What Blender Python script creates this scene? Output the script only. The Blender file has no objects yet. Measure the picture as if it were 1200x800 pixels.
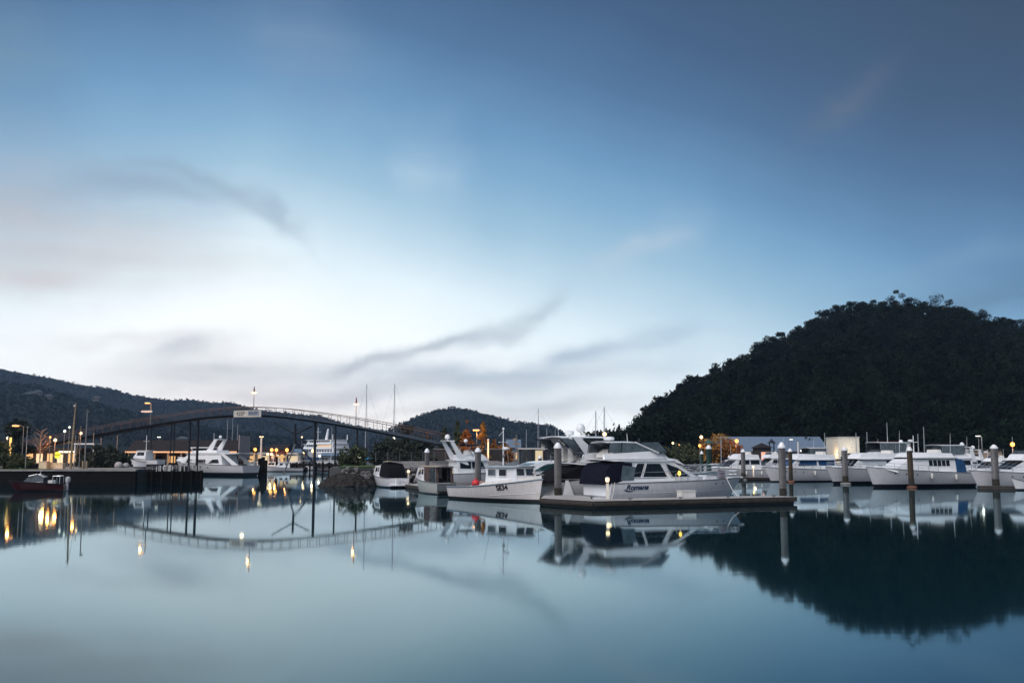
HAZE_DENSITY = 0.00010
import bpy, math, random
import numpy as np
from mathutils import Vector, Matrix
random.seed(7)
RNG = np.random.default_rng(11)
sc = bpy.context.scene
C = sc.collection
PI = math.pi
# ---------------------------------------------------------------- camera geometry
F_PX = 1150.0                      # focal length in pixels of the 1200-wide photograph
CAM_H = 3.0
PITCH = math.atan(136 / F_PX)
cp, sp = math.cos(PITCH), math.sin(PITCH)

def ray(px, py):
    dx, dy = px - 600, 400 - py
    yp = F_PX * cp - dy * sp
    return dx / yp, (F_PX * sp + dy * cp) / yp

def P(px, py, D):                  # world point seen at a pixel, D metres north of the camera
    kx, kz = ray(px, py)
    return Vector((kx * D, D, CAM_H + kz * D))

def W(px, D, z=0.0):               # world point at a column, distance and height
    dy = F_PX * math.tan(math.atan((z - CAM_H) / D) - PITCH)
    yp = F_PX * cp - dy * sp
    return Vector(((px - 600) / yp * D, D, z))

def Z(py, D):
    return P(600, py, D).z

# ---------------------------------------------------------------- mesh helpers
class MB:
    def __init__(s):
        s.v = []; s.f = []
    def add(s, verts, faces):
        o = len(s.v)
        s.v += [tuple(p) for p in verts]
        s.f += [tuple(i + o for i in f) for f in faces]
        return s
    def box(s, c, d, rz=0.0, taper=1.0):
        cx, cy, cz = c; hx, hy, hz = d[0] / 2, d[1] / 2, d[2] / 2
        co, si = math.cos(rz), math.sin(rz)
        pts = []
        for zz, k in ((-hz, 1), (hz, taper)):
            for x, y in ((-hx, -hy), (hx, -hy), (hx, hy), (-hx, hy)):
                x *= k; y *= k
                pts.append((cx + x * co - y * si, cy + x * si + y * co, cz + zz))
        return s.add(pts, [(3, 2, 1, 0), (4, 5, 6, 7), (0, 1, 5, 4), (1, 2, 6, 5), (2, 3, 7, 6), (3, 0, 4, 7)])
    def tube(s, pts, r, n=6, caps=True):
        pts = [Vector(p) for p in pts]
        rs = r if isinstance(r, (list, tuple)) else [r] * len(pts)
        rings = []
        for i, p in enumerate(pts):
            a = pts[max(0, i - 1)]; b = pts[min(len(pts) - 1, i + 1)]
            d = (b - a)
            d = d.normalized() if d.length > 1e-9 else Vector((0, 0, 1))
            u = d.cross(Vector((0, 0, 1)))
            if u.length < 1e-3: u = Vector((1, 0, 0))
            u.normalize(); w = d.cross(u)
            rings.append([p + (u * math.cos(2 * PI * k / n) + w * math.sin(2 * PI * k / n)) * rs[i] for k in range(n)])
        return s.loft(rings, caps)
    def loft(s, rings, caps=True, closed=True):
        n = len(rings[0]); vs = [p for r in rings for p in r]; fs = []
        m = n if closed else n - 1
        for i in range(len(rings) - 1):
            for k in range(m):
                a = i * n + k; b = i * n + (k + 1) % n
                fs.append((a, b, b + n, a + n))
        if caps:
            fs.append(tuple(reversed(range(n))))
            fs.append(tuple((len(rings) - 1) * n + k for k in range(n)))
        return s.add(vs, fs)
    def lathe(s, prof, c=(0, 0, 0), n=12):
        rings = [[(c[0] + r * math.cos(2 * PI * k / n), c[1] + r * math.sin(2 * PI * k / n), c[2] + z) for k in range(n)] for r, z in prof]
        return s.loft(rings)
    def ball(s, c, r, n=10, sz=1.0):
        prof = [(max(1e-3, r * math.sin(PI * k / 6)), -r * sz * math.cos(PI * k / 6)) for k in range(7)]
        return s.lathe(prof, c, n)
    def prism(s, poly, y0, y1):     # polygon in x-z, extruded along y
        n = len(poly)
        vs = [(x, y0, z) for x, z in poly] + [(x, y1, z) for x, z in poly]
        fs = [tuple(range(n)), tuple(reversed(range(n, 2 * n)))] + [(i, i + n, (i + 1) % n + n, (i + 1) % n) for i in range(n)]
        return s.add(vs, fs)
    def slab(s, poly, z0, z1):      # polygon in x-y, extruded up
        n = len(poly)
        vs = [(x, y, z0) for x, y in poly] + [(x, y, z1) for x, y in poly]
        fs = [tuple(reversed(range(n))), tuple(range(n, 2 * n))] + [(i, (i + 1) % n, (i + 1) % n + n, i + n) for i in range(n)]
        return s.add(vs, fs)
    def sheet(s, quad, th):         # thin solid from 3-4 points
        q = [Vector(p) for p in quad]
        nrm = (q[1] - q[0]).cross(q[2] - q[0]).normalized() * th
        n = len(q)
        return s.add(q + [p + nrm for p in q], [tuple(reversed(range(n))), tuple(range(n, 2 * n))] + [(i, (i + 1) % n, (i + 1) % n + n, i + n) for i in range(n)])
    def build(s, name, m, parent=None, smooth=False, loc=None):
        me = bpy.data.meshes.new(name)
        me.from_pydata(s.v, [], s.f); me.update()
        import bmesh
        bm = bmesh.new(); bm.from_mesh(me)
        bmesh.ops.recalc_face_normals(bm, faces=bm.faces); bm.to_mesh(me); bm.free()
        if smooth:
            me.polygons.foreach_set('use_smooth', [True] * len(me.polygons))
            try: me.set_sharp_from_angle(angle=math.radians(38))
            except Exception: pass
        me.materials.append(m)
        o = bpy.data.objects.new(name, me); C.objects.link(o)
        if parent: o.parent = parent
        if loc: o.location = loc
        return o

def np_obj(name, verts, quads, m, parent=None, smooth=False):
    me = bpy.data.meshes.new(name)
    nv, nf = len(verts), len(quads); k = quads.shape[1]
    me.vertices.add(nv); me.vertices.foreach_set('co', verts.astype(np.float32).ravel())
    me.loops.add(nf * k); me.loops.foreach_set('vertex_index', quads.astype(np.int32).ravel())
    me.polygons.add(nf); me.polygons.foreach_set('loop_start', np.arange(0, nf * k, k, dtype=np.int32))
    me.polygons.foreach_set('use_smooth', np.full(nf, smooth))
    me.update(calc_edges=True); me.validate()
    me.materials.append(m)
    o = bpy.data.objects.new(name, me); C.objects.link(o)
    if parent: o.parent = parent
    return o

def tag(o, label=None, cat=None, group=None, kind=None):
    if label: o['label'] = label
    if cat: o['category'] = cat
    if group: o['group'] = group
    if kind: o['kind'] = kind
    return o

def thing(name, label, cat, loc=(0, 0, 0), rz=0.0, group=None):
    o = bpy.data.objects.new(name, None); C.objects.link(o)
    o.empty_display_size = .3
    o.location = loc; o.rotation_euler = (0, 0, rz)
    return tag(o, label, cat, group)

def kids(o): return list(o.children)
def dup(root, loc, rz=None, label=None, scale=None):
    r = root.copy(); C.objects.link(r); r.location = loc
    if rz is not None: r.rotation_euler = (0, 0, rz)
    if scale: r.scale = scale
    if label: r['label'] = label
    for ch in kids(root):
        c = ch.copy(); C.objects.link(c); c.parent = r
        for g in kids(ch):
            d = g.copy(); C.objects.link(d); d.parent = c
    return r

# ---------------------------------------------------------------- materials
def s2l(c):
    return tuple((x / 12.92 if x <= .04045 else ((x + .055) / 1.055) ** 2.4) for x in [v / 255 for v in c])

MATS = {}
def mat(name, col, rough=.6, metal=0.0, var=.15, scale=3.0, bump=0.0, spec=.5, emit=None, es=0.0, coat=0.0):
    if name in MATS: return MATS[name]
    m = bpy.data.materials.new(name); m.use_nodes = True
    nt = m.node_tree; b = nt.nodes['Principled BSDF']
    b.inputs['Roughness'].default_value = rough; b.inputs['Metallic'].default_value = metal
    b.inputs['Specular IOR Level'].default_value = spec
    b.inputs['Coat Weight'].default_value = coat
    tc = nt.nodes.new('ShaderNodeTexCoord')
    no = nt.nodes.new('ShaderNodeTexNoise'); no.inputs['Scale'].default_value = scale; no.inputs['Detail'].default_value = 6
    nt.links.new(tc.outputs['Object'], no.inputs['Vector'])
    cr = nt.nodes.new('ShaderNodeValToRGB')
    cr.color_ramp.elements[0].position = .3; cr.color_ramp.elements[1].position = .72
    cr.color_ramp.elements[0].color = (*[max(0, c * (1 - var)) for c in col], 1)
    cr.color_ramp.elements[1].color = (*[min(1, c * (1 + var)) for c in col], 1)
    nt.links.new(no.outputs['Fac'], cr.inputs['Fac']); nt.links.new(cr.outputs['Color'], b.inputs['Base Color'])
    if bump:
        bp = nt.nodes.new('ShaderNodeBump'); bp.inputs['Strength'].default_value = bump; bp.inputs['Distance'].default_value = .05
        nt.links.new(no.outputs['Fac'], bp.inputs['Height']); nt.links.new(bp.outputs['Normal'], b.inputs['Normal'])
    if emit:
        b.inputs['Emission Color'].default_value = (*emit, 1); b.inputs['Emission Strength'].default_value = es
    MATS[name] = m
    return m

def mat_planks(name, col, sx=6.0, axis='X', var=.3, rough=.8):
    if name in MATS: return MATS[name]
    m = mat(name, col, rough, var=var, scale=2.5, bump=.3, spec=.12)
    nt = m.node_tree; b = nt.nodes['Principled BSDF']
    wv = nt.nodes.new('ShaderNodeTexWave'); wv.bands_direction = axis
    wv.inputs['Scale'].default_value = sx; wv.inputs['Distortion'].default_value = .6
    tc = nt.nodes.new('ShaderNodeTexCoord'); nt.links.new(tc.outputs['Object'], wv.inputs['Vector'])
    mx = nt.nodes.new('ShaderNodeMixRGB'); mx.blend_type = 'MULTIPLY'; mx.inputs['Fac'].default_value = .45
    src = b.inputs['Base Color'].links[0].from_socket
    nt.links.new(src, mx.inputs['Color1']); nt.links.new(wv.outputs['Color'], mx.inputs['Color2'])
    nt.links.new(mx.outputs['Color'], b.inputs['Base Color'])
    return m

def mat_hull(name, col, boot=(.02, .02, .03), zb=.12, stripe=None, zs=(0, 0), var=.05, rough=.28):
    """gelcoat: painted boot topping up to zb, an optional painted stripe, waterline grime and rain streaks"""
    if name in MATS: return MATS[name]
    m = bpy.data.materials.new(name); m.use_nodes = True
    nt = m.node_tree; b = nt.nodes['Principled BSDF']; L = nt.links
    b.inputs['Roughness'].default_value = rough; b.inputs['Coat Weight'].default_value = .3
    tc = nt.nodes.new('ShaderNodeTexCoord'); sx = nt.nodes.new('ShaderNodeSeparateXYZ'); L.new(tc.outputs['Object'], sx.inputs[0])
    mp = nt.nodes.new('ShaderNodeMapping'); mp.inputs['Scale'].default_value = (5, 5, .35); L.new(tc.outputs['Object'], mp.inputs[0])
    no = nt.nodes.new('ShaderNodeTexNoise'); no.inputs['Scale'].default_value = 1.6; no.inputs['Detail'].default_value = 5; L.new(mp.outputs[0], no.inputs['Vector'])
    cr = nt.nodes.new('ShaderNodeValToRGB')
    cr.color_ramp.elements[0].position = .3; cr.color_ramp.elements[1].position = .6
    cr.color_ramp.elements[0].color = (col[0] * .90, col[1] * .88, col[2] * .85, 1); cr.color_ramp.elements[1].color = (*col, 1)
    L.new(no.outputs['Fac'], cr.inputs['Fac'])
    def band(lo, hi):
        a = nt.nodes.new('ShaderNodeMath'); a.operation = 'GREATER_THAN'; L.new(sx.outputs['Z'], a.inputs[0]); a.inputs[1].default_value = lo
        c = nt.nodes.new('ShaderNodeMath'); c.operation = 'LESS_THAN'; L.new(sx.outputs['Z'], c.inputs[0]); c.inputs[1].default_value = hi
        d = nt.nodes.new('ShaderNodeMath'); d.operation = 'MULTIPLY'; L.new(a.outputs[0], d.inputs[0]); L.new(c.outputs[0], d.inputs[1])
        return d.outputs[0]
    cur = cr.outputs['Color']
    def over(cur, fac, c):
        mx = nt.nodes.new('ShaderNodeMixRGB'); L.new(fac, mx.inputs['Fac']); L.new(cur, mx.inputs['Color1']); mx.inputs['Color2'].default_value = (*c, 1)
        return mx.outputs['Color']
    if stripe: cur = over(cur, band(*zs), stripe)
    cur = over(cur, band(-9, zb), boot)
    L.new(cur, b.inputs['Base Color'])
    MATS[name] = m
    return m

def emis(name, col, s):
    if name in MATS: return MATS[name]
    m = bpy.data.materials.new(name); m.use_nodes = True
    b = m.node_tree.nodes['Principled BSDF']
    b.inputs['Base Color'].default_value = (*[c * .5 for c in col], 1)
    b.inputs['Emission Color'].default_value = (*col, 1); b.inputs['Emission Strength'].default_value = s
    MATS[name] = m
    return m

WHITE = mat('white_gelcoat', (.82, .83, .84), .3, var=.05, scale=2, coat=.3)
OFFW = mat('warm_white_paint', (.70, .68, .64), .5, var=.1, scale=3, bump=.1)
DECKW = mat('deck_paint', (.6, .61, .62), .7, var=.08, scale=8, bump=.2)
GLASS = mat('tinted_glass', (.008, .009, .011), .08, var=.1, spec=.3)
GREENGL = mat('green_tinted_glass', (.02, .06, .05), .06, var=.1, spec=.8)
CLEAR = mat('clear_vinyl', (.055, .068, .08), .12, var=.5, scale=2.5, spec=.8)
BLACKC = mat('black_canvas', (.007, .007, .009), .9, var=.3, scale=5, bump=.5, spec=.15)
NAVYC = mat('navy_canvas', (.006, .0075, .017), .9, var=.3, scale=4, bump=.6, spec=.15)
BLUEC = mat('blue_canvas', (.004, .055, .15), .85, var=.2, scale=4, bump=.4)
CYANC = mat('bright_blue_cover', (.01, .20, .36), .8, var=.2, scale=4, bump=.4)
BROWNC = mat('brown_canvas', (.09, .055, .05), .9, var=.4, scale=4, bump=.5)
STEEL = mat('stainless_steel', (.55, .56, .58), .25, 1.0, var=.08)
ALU = mat('mast_aluminium', (.45, .46, .48), .4, .7, var=.1)
GALV = mat('galvanised_steel', (.22, .23, .24), .5, .6, var=.2, scale=6)
DARKM = mat('dark_blue_steel', (.010, .013, .020), .5, .3, var=.2)
BLACK = mat('black_rubber', (.008, .008, .009), .8, var=.3, spec=.2)
CONC = mat('concrete', (.26, .255, .25), .9, var=.25, scale=1.2, bump=.4)
PONT = mat('pontoon_concrete_deck', (.36, .35, .34), .85, var=.2, scale=1.5, bump=.3)
WALER = mat_planks('timber_waler', (.075, .066, .058), 1.5, 'Z')
DARKW = mat_planks('dark_wharf_timber', (.012, .010, .009), 3.0, 'X')
SEAW = mat_planks('old_sea_wall', (.009, .0075, .0065), 1.2, 'X', var=.5)
TIMB = mat('weathered_timber', (.30, .22, .14), .85, var=.35, scale=4, bump=.6)
ROCK = mat('dark_rock', (.022, .018, .016), .95, var=.5, scale=1.5, bump=.8)
RIPR = mat('grey_riprap', (.14, .13, .125), .95, var=.6, scale=1.8, bump=1.0)
GRASS = mat('lawn', (.05, .085, .025), .95, var=.4, scale=2, bump=.5)
ASPH = mat('asphalt', (.05, .05, .05), .9, var=.25, scale=2, bump=.2)
PAVE = mat('pale_paving', (.25, .24, .22), .9, var=.2, scale=1, bump=.2)
LEAF = mat('leaf_green', (.045, .06, .022), .8, var=.5, scale=.6)
LEAFD = mat('leaf_dark_green', (.018, .028, .016), .85, var=.5, scale=.25)
LEAFY = mat('leaf_lit_yellow', (.32, .17, .03), .8, var=.45, scale=.8)  # yellow lamplight on the foliage put into the leaf colour
LEAFO = mat('leaf_lit_orange', (.26, .10, .02), .8, var=.45, scale=.8)  # orange lamplight on the foliage put into the leaf colour
BARK = mat('bark', (.07, .05, .035), .95, var=.4, scale=5, bump=.6)
PBARK = mat('pale_bark', (.40, .28, .20), .9, var=.3, scale=5, bump=.5)
ROOFD = mat('dark_red_roof', (.010, .005, .005), .8, var=.25, scale=2)
WALLD = mat('dark_wall', (.03, .026, .024), .8, var=.3, scale=2)
WALLP = mat('pale_wall', (.5, .48, .44), .8, var=.1, scale=2)
WALLB = mat('beige_wall', (.36, .27, .20), .85, var=.15, scale=2)
WALLR = mat('red_brown_wall', (.20, .045, .03), .8, var=.2, scale=2)
ROOFB = mat('blue_grey_roof', (.16, .22, .30), .5, .2, var=.12, scale=2)
RED = mat('red_gelcoat', (.05, .003, .008), .25, var=.1, coat=.4)
REDB = mat('red_vinyl_buoy', (.65, .03, .04), .45, var=.1)
ORNG = mat('orange_float', (.20, .085, .05), .6, var=.2)
TEALP = mat('teal_patina', (.03, .09, .08), .6, var=.3)
WARM = emis('warm_white_lamp', (1, .66, .34), 2.4)
SODIUM = emis('sodium_lamp', (1, .40, .09), 2.6)
COOL = emis('cool_white_lamp', (.95, .95, .8), 2.0)
WINW = emis('lit_window', (1, .60, .25), .65)
WINC = emis('lit_window_pale', (1, .80, .5), .6)
YELL = emis('yellow_sign_light', (.9, .75, .05), 1.2)
PINK = emis('pink_lit_window', (1, .42, .28), .9)

def point(name_loc, col, w, r=.12):
    l = bpy.data.lights.new('lamp_light', 'POINT'); l.color = col; l.energy = w; l.shadow_soft_size = r
    o = bpy.data.objects.new('lamp_light', l); o.location = name_loc; C.objects.link(o)
    return o
OR_ = (1, .36, .08); WM_ = (1, .66, .34); CO_ = (1, .93, .78)

# ---------------------------------------------------------------- text as mesh
def text_mesh(txt, size, m, name, parent, M, ext=.01, shear=0.0, sx=1.0, bold=0.0):
    cu = bpy.data.curves.new(name, 'FONT'); cu.body = txt; cu.size = size; cu.extrude = ext; cu.shear = shear; cu.offset = bold
    cu.align_x = 'CENTER'; cu.align_y = 'CENTER'
    o = bpy.data.objects.new(name, cu); C.objects.link(o)
    dg = bpy.context.evaluated_depsgraph_get()
    me = bpy.data.meshes.new_from_object(o.evaluated_get(dg))
    bpy.data.objects.remove(o); 
    me.transform(M @ Matrix.Diagonal((sx, 1, 1, 1)))
    me.materials.clear(); me.materials.append(m)
    q = bpy.data.objects.new(name, me); C.objects.link(q); q.parent = parent
    return q
# ================================================================ BOATS
class Hull:
    def __init__(s, L, B, hs, hb, rake=1.2, tr=.86, zk=-.4, fl=.5, full=.45, pw=1.8):
        s.L, s.B, s.hs, s.hb, s.rake, s.tr, s.zk, s.fl, s.full, s.pw = L, B, hs, hb, rake, tr, zk, fl, full, pw
    def plan(s, t):
        if t < s.full: return s.tr + (1 - s.tr) * math.sin(t / s.full * PI / 2)
        return max(.012, math.cos((t - s.full) / (1 - s.full) * PI / 2) ** .8)
    def sheer(s, t): return s.hs + (s.hb - s.hs) * t ** s.pw
    def pt(s, t, u, side):
        z = s.zk + (s.sheer(t) - s.zk) * u
        w = s.B / 2 * s.plan(t) * (max(u, 1e-3) ** (.2 + s.fl * t * t) if u > 0 else .02)
        return Vector((-s.L / 2 + s.L * t - s.rake * (1 - u) * t ** 4, side * w, z))
    def body(s, NT=20, NU=8):
        mb = MB(); rings = []
        for i in range(NT + 1):
            t = i / NT
            rings.append([s.pt(t, 1 - j / NU, 1) for j in range(NU + 1)] + [s.pt(t, j / NU, -1) for j in range(NU + 1)])
        mb.loft(rings, caps=False, closed=False)
        n = len(rings[0]); mb.f.append(tuple(range(n)))
        return mb
    def deck(s, t0=0.0, t1=1.0, dz=-.05, inset=.05, n=14, th=.06):
        ps, st = [], []
        for i in range(n + 1):
            t = t0 + (t1 - t0) * i / n; z = s.sheer(t) + dz
            p = s.pt(t, min(1, (z - th - s.zk) / (s.sheer(t) - s.zk)), 1)
            y = max(.004, p.y - inset)
            ps.append((p.x, y, z)); st.append((p.x, -y, z))
        mb = MB(); rings = []
        for a, b in zip(ps, st):
            rings.append([a, b, (b[0], b[1], b[2] - th), (a[0], a[1], a[2] - th)])
        return mb.loft(rings)
    def along(s, t0, t1, u=1.0, side=1, n=14, out=.0, dz=0.0):
        r = []
        for i in range(n + 1):
            t = t0 + (t1 - t0) * i / n; p = s.pt(t, u, side)
            r.append((p.x, p.y + side * out, p.z + dz))
        return r
    def rub(s, r=.035, u=1.0, t0=0.0, t1=1.0):
        mb = MB()
        for sd in (1, -1): mb.tube(s.along(t0, t1, u, sd), r, 5)
        return mb
    def rail(s, t0, t1, h=.55, r=.018, n=6, mid=True, inset=.1):
        mb = MB()
        def gp(t, sd):
            p = s.pt(t, 1, sd); return Vector((p.x - (.12 if t > .97 else 0), sd * max(.02, abs(p.y) - inset), p.z))
        N = 12; left = [gp(t0 + (t1 - t0) * i / N, 1) for i in range(N + 1)]
        right = [gp(t0 + (t1 - t0) * i / N, -1) for i in range(N + 1)]
        for k in ((1.0, .5) if mid else (1.0,)):
            top = [p + Vector((0, 0, h * k)) for p in left] + [p + Vector((0, 0, h * k)) for p in reversed(right)]
            mb.tube(top, r if k == 1 else r * .7, 5)
        for i in range(n + 1):
            t = t0 + (t1 - t0) * i / n
            for sd in (1, -1):
                p = gp(t, sd); mb.tube([p, p + Vector((0, 0, h))], r, 5)
        return mb
    def tM(s, t, u, side):          # frame lying on the topside for lettering, x = reading direction
        p = s.pt(t, u, side); a = s.pt(t - .03, u, side); b = s.pt(t + .03, u, side); q = s.pt(t, u + .1, side)
        x = (b - a).normalized() * (-side); y = (q - p).normalized()
        z = x.cross(y).normalized(); y = z.cross(x)
        p = p + z * .012
        return Matrix(((x.x, y.x, z.x, p.x), (x.y, y.y, z.y, p.y), (x.z, y.z, z.z, p.z), (0, 0, 0, 1)))

class House:
    def __init__(s, prof, w0, w1, taper=0.0):
        s.p = prof; zs = [z for _, z in prof]; xs = [x for x, _ in prof]
        s.z0, s.z1, s.x0, s.x1 = min(zs), max(zs), min(xs), max(xs); s.w0, s.w1, s.tp = w0, w1, taper
    def hw(s, x, z):
        k = (z - s.z0) / max(1e-6, s.z1 - s.z0); w = s.w0 + (s.w1 - s.w0) * k
        return w * (1 - s.tp * max(0, (x - s.x0) / (s.x1 - s.x0)) ** 2)
    def body(s):
        # subdivide so that the taper follows a curve
        pts = []
        n = len(s.p)
        for i in range(n):
            a, b = s.p[i], s.p[(i + 1) % n]
            for k in range(3): pts.append((a[0] + (b[0] - a[0]) * k / 3, a[1] + (b[1] - a[1]) * k / 3))
        mb = MB(); m = len(pts)
        vs = [(x, s.hw(x, z), z) for x, z in pts] + [(x, -s.hw(x, z), z) for x, z in pts]
        fs = [tuple(range(m)), tuple(reversed(range(m, 2 * m)))] + [(i, i + m, (i + 1) % m + m, (i + 1) % m) for i in range(m)]
        return mb.add(vs, fs)
    def side(s, poly, side, th=.012):
        mb = MB(); n = len(poly)
        vs = [(x, side * (s.hw(x, z) - .02), z) for x, z in poly] + [(x, side * (s.hw(x, z) + th), z) for x, z in poly]
        return mb.add(vs, [tuple(range(n)), tuple(reversed(range(n, 2 * n)))] + [(i, i + n, (i + 1) % n + n, (i + 1) % n) for i in range(n)])
    def front(s, p0, p1, a, b, lo=.1, hi=.9, th=.015):
        def q(k, f):
            x = p0[0] + (p1[0] - p0[0]) * k; z = p0[1] + (p1[1] - p0[1]) * k
            return Vector((x, s.hw(x, z) * f, z))
        quad = [q(lo, a), q(lo, b), q(hi, b), q(hi, a)]
        nrm = (quad[1] - quad[0]).cross(quad[2] - quad[0]).normalized()
        cx = (s.x0 + s.x1) / 2
        if (quad[0].x - cx) * nrm.x < 0: nrm = -nrm
        mb = MB()
        vs = [v - nrm * .02 for v in quad] + [v + nrm * th for v in quad]
        return mb.add(vs, [(0, 1, 2, 3), (7, 6, 5, 4)] + [(i, i + 4, (i + 1) % 4 + 4, (i + 1) % 4) for i in range(4)])

def roof(x0, x1, w, z, th=.08, crown=.08, tf=.85, ta=.97, zf=0.0, n=8):
    """crowned slab with rounded plan ends"""
    mb = MB(); rings = []; N = 10
    for i in range(N + 1):
        k = i / N; x = x0 + (x1 - x0) * k
        e = min(k, 1 - k) * 2
        ww = w * (ta + (tf - ta) * k ** 2) * (1 - .16 * (1 - min(1, e * 4)) ** 2)
        zz = z + zf * k
        t = th * (.45 + .55 * min(1, e * 5))
        top = [(x, -ww + 2 * ww * j / n, zz + crown * (1 - (2 * j / n - 1) ** 2)) for j in range(n + 1)]
        bot = [(p[0], p[1], p[2] - t) for p in reversed(top)]
        rings.append(top + bot)
    return mb.loft(rings)

def boat_root(name, label, cat, S, Bw, group=None):
    d = Bw - S; L = math.hypot(d.x, d.y)
    c = (S + Bw) / 2
    return thing(name, label, cat, (c.x, c.y, 0), math.atan2(d.y, d.x), group), L

def pane_set(root, hs, polys, m=GLASS, sides=(1, -1)):
    for poly in polys:
        for sd in sides: hs.side(poly, sd).build('window', m, root)

def antenna(root, x, y, z, h, name='antenna', r=.015):
    MB().tube([(x, y, z), (x - h * .06, y, z + h)], [r, r * .5], 5).build(name, WHITE, root)

def dome(root, x, y, z, r=.26, name='radar_dome', ped=.15):
    MB().tube([(x, y, z), (x, y, z + ped)], .05, 6).lathe([(.02, ped), (r * .85, ped), (r, ped + r * .5), (r * .9, ped + r), (r * .55, ped + r * 1.45), (.02, ped + r * 1.6)], (x, y, z), 12).build(name, WHITE, root, True)

def portholes(root, H, ts, u, m=BLACK, r=.1):
    for t in ts:
        for sd in (1, -1):
            M = H.tM(t, u, sd)
            mb = MB(); n = 10
            ring = [M @ Vector((1.7 * r * math.cos(2 * PI * k / n), r * math.sin(2 * PI * k / n), 0)) for k in range(n)]
            ring2 = [M @ Vector((1.7 * r * math.cos(2 * PI * k / n), r * math.sin(2 * PI * k / n), -.05)) for k in range(n)]
            mb.loft([ring2, ring]); mb.build('porthole', m, root)

def fender(root, H, t, sd, L=.6, r=.12, m=None):
    p = H.pt(t, .95, sd)
    y = p.y + sd * r
    MB().lathe([(.02, -L / 2), (r * .8, -L / 2 + .06), (r, -L / 4), (r, L / 4), (r * .8, L / 2 - .06), (.02, L / 2)], (p.x, y, p.z - L * .7), 8).tube([(p.x, y, p.z - L * .2), (p.x, p.y, p.z)], .012, 4).build('fender', m or OFFW, root, True)

HULLW = mat_hull('hull_white', (.82, .82, .85), boot=(.015, .018, .03), zb=.14)
HULLW2 = mat_hull('hull_white_dark_boot', (.70, .71, .74), boot=(.015, .015, .018), zb=.3)
HULLP = mat_hull('hull_old_white_paint', (.80, .76, .75), boot=(.02, .02, .02), zb=.17, var=.15, rough=.45)
HULLG = mat_hull('hull_grey_white', (.52, .53, .5), boot=(.03, .025, .02), zb=.1, rough=.5)
HULLR = mat_hull('hull_red', (.045, .003, .007), boot=(.02, .018, .02), zb=.1)
HULLS = mat_hull('hull_white_blue_stripe', (.74, .75, .78), boot=(.02, .04, .12), zb=.16, stripe=(.03, .12, .35), zs=(.95, 1.05))
HULLB = mat_hull('hull_navy', (.02, .03, .07), boot=(.1, .02, .02), zb=.1)
HULLK = mat_hull('hull_dark_grey', (.06, .07, .08), boot=(.02, .02, .02), zb=.1)

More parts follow.
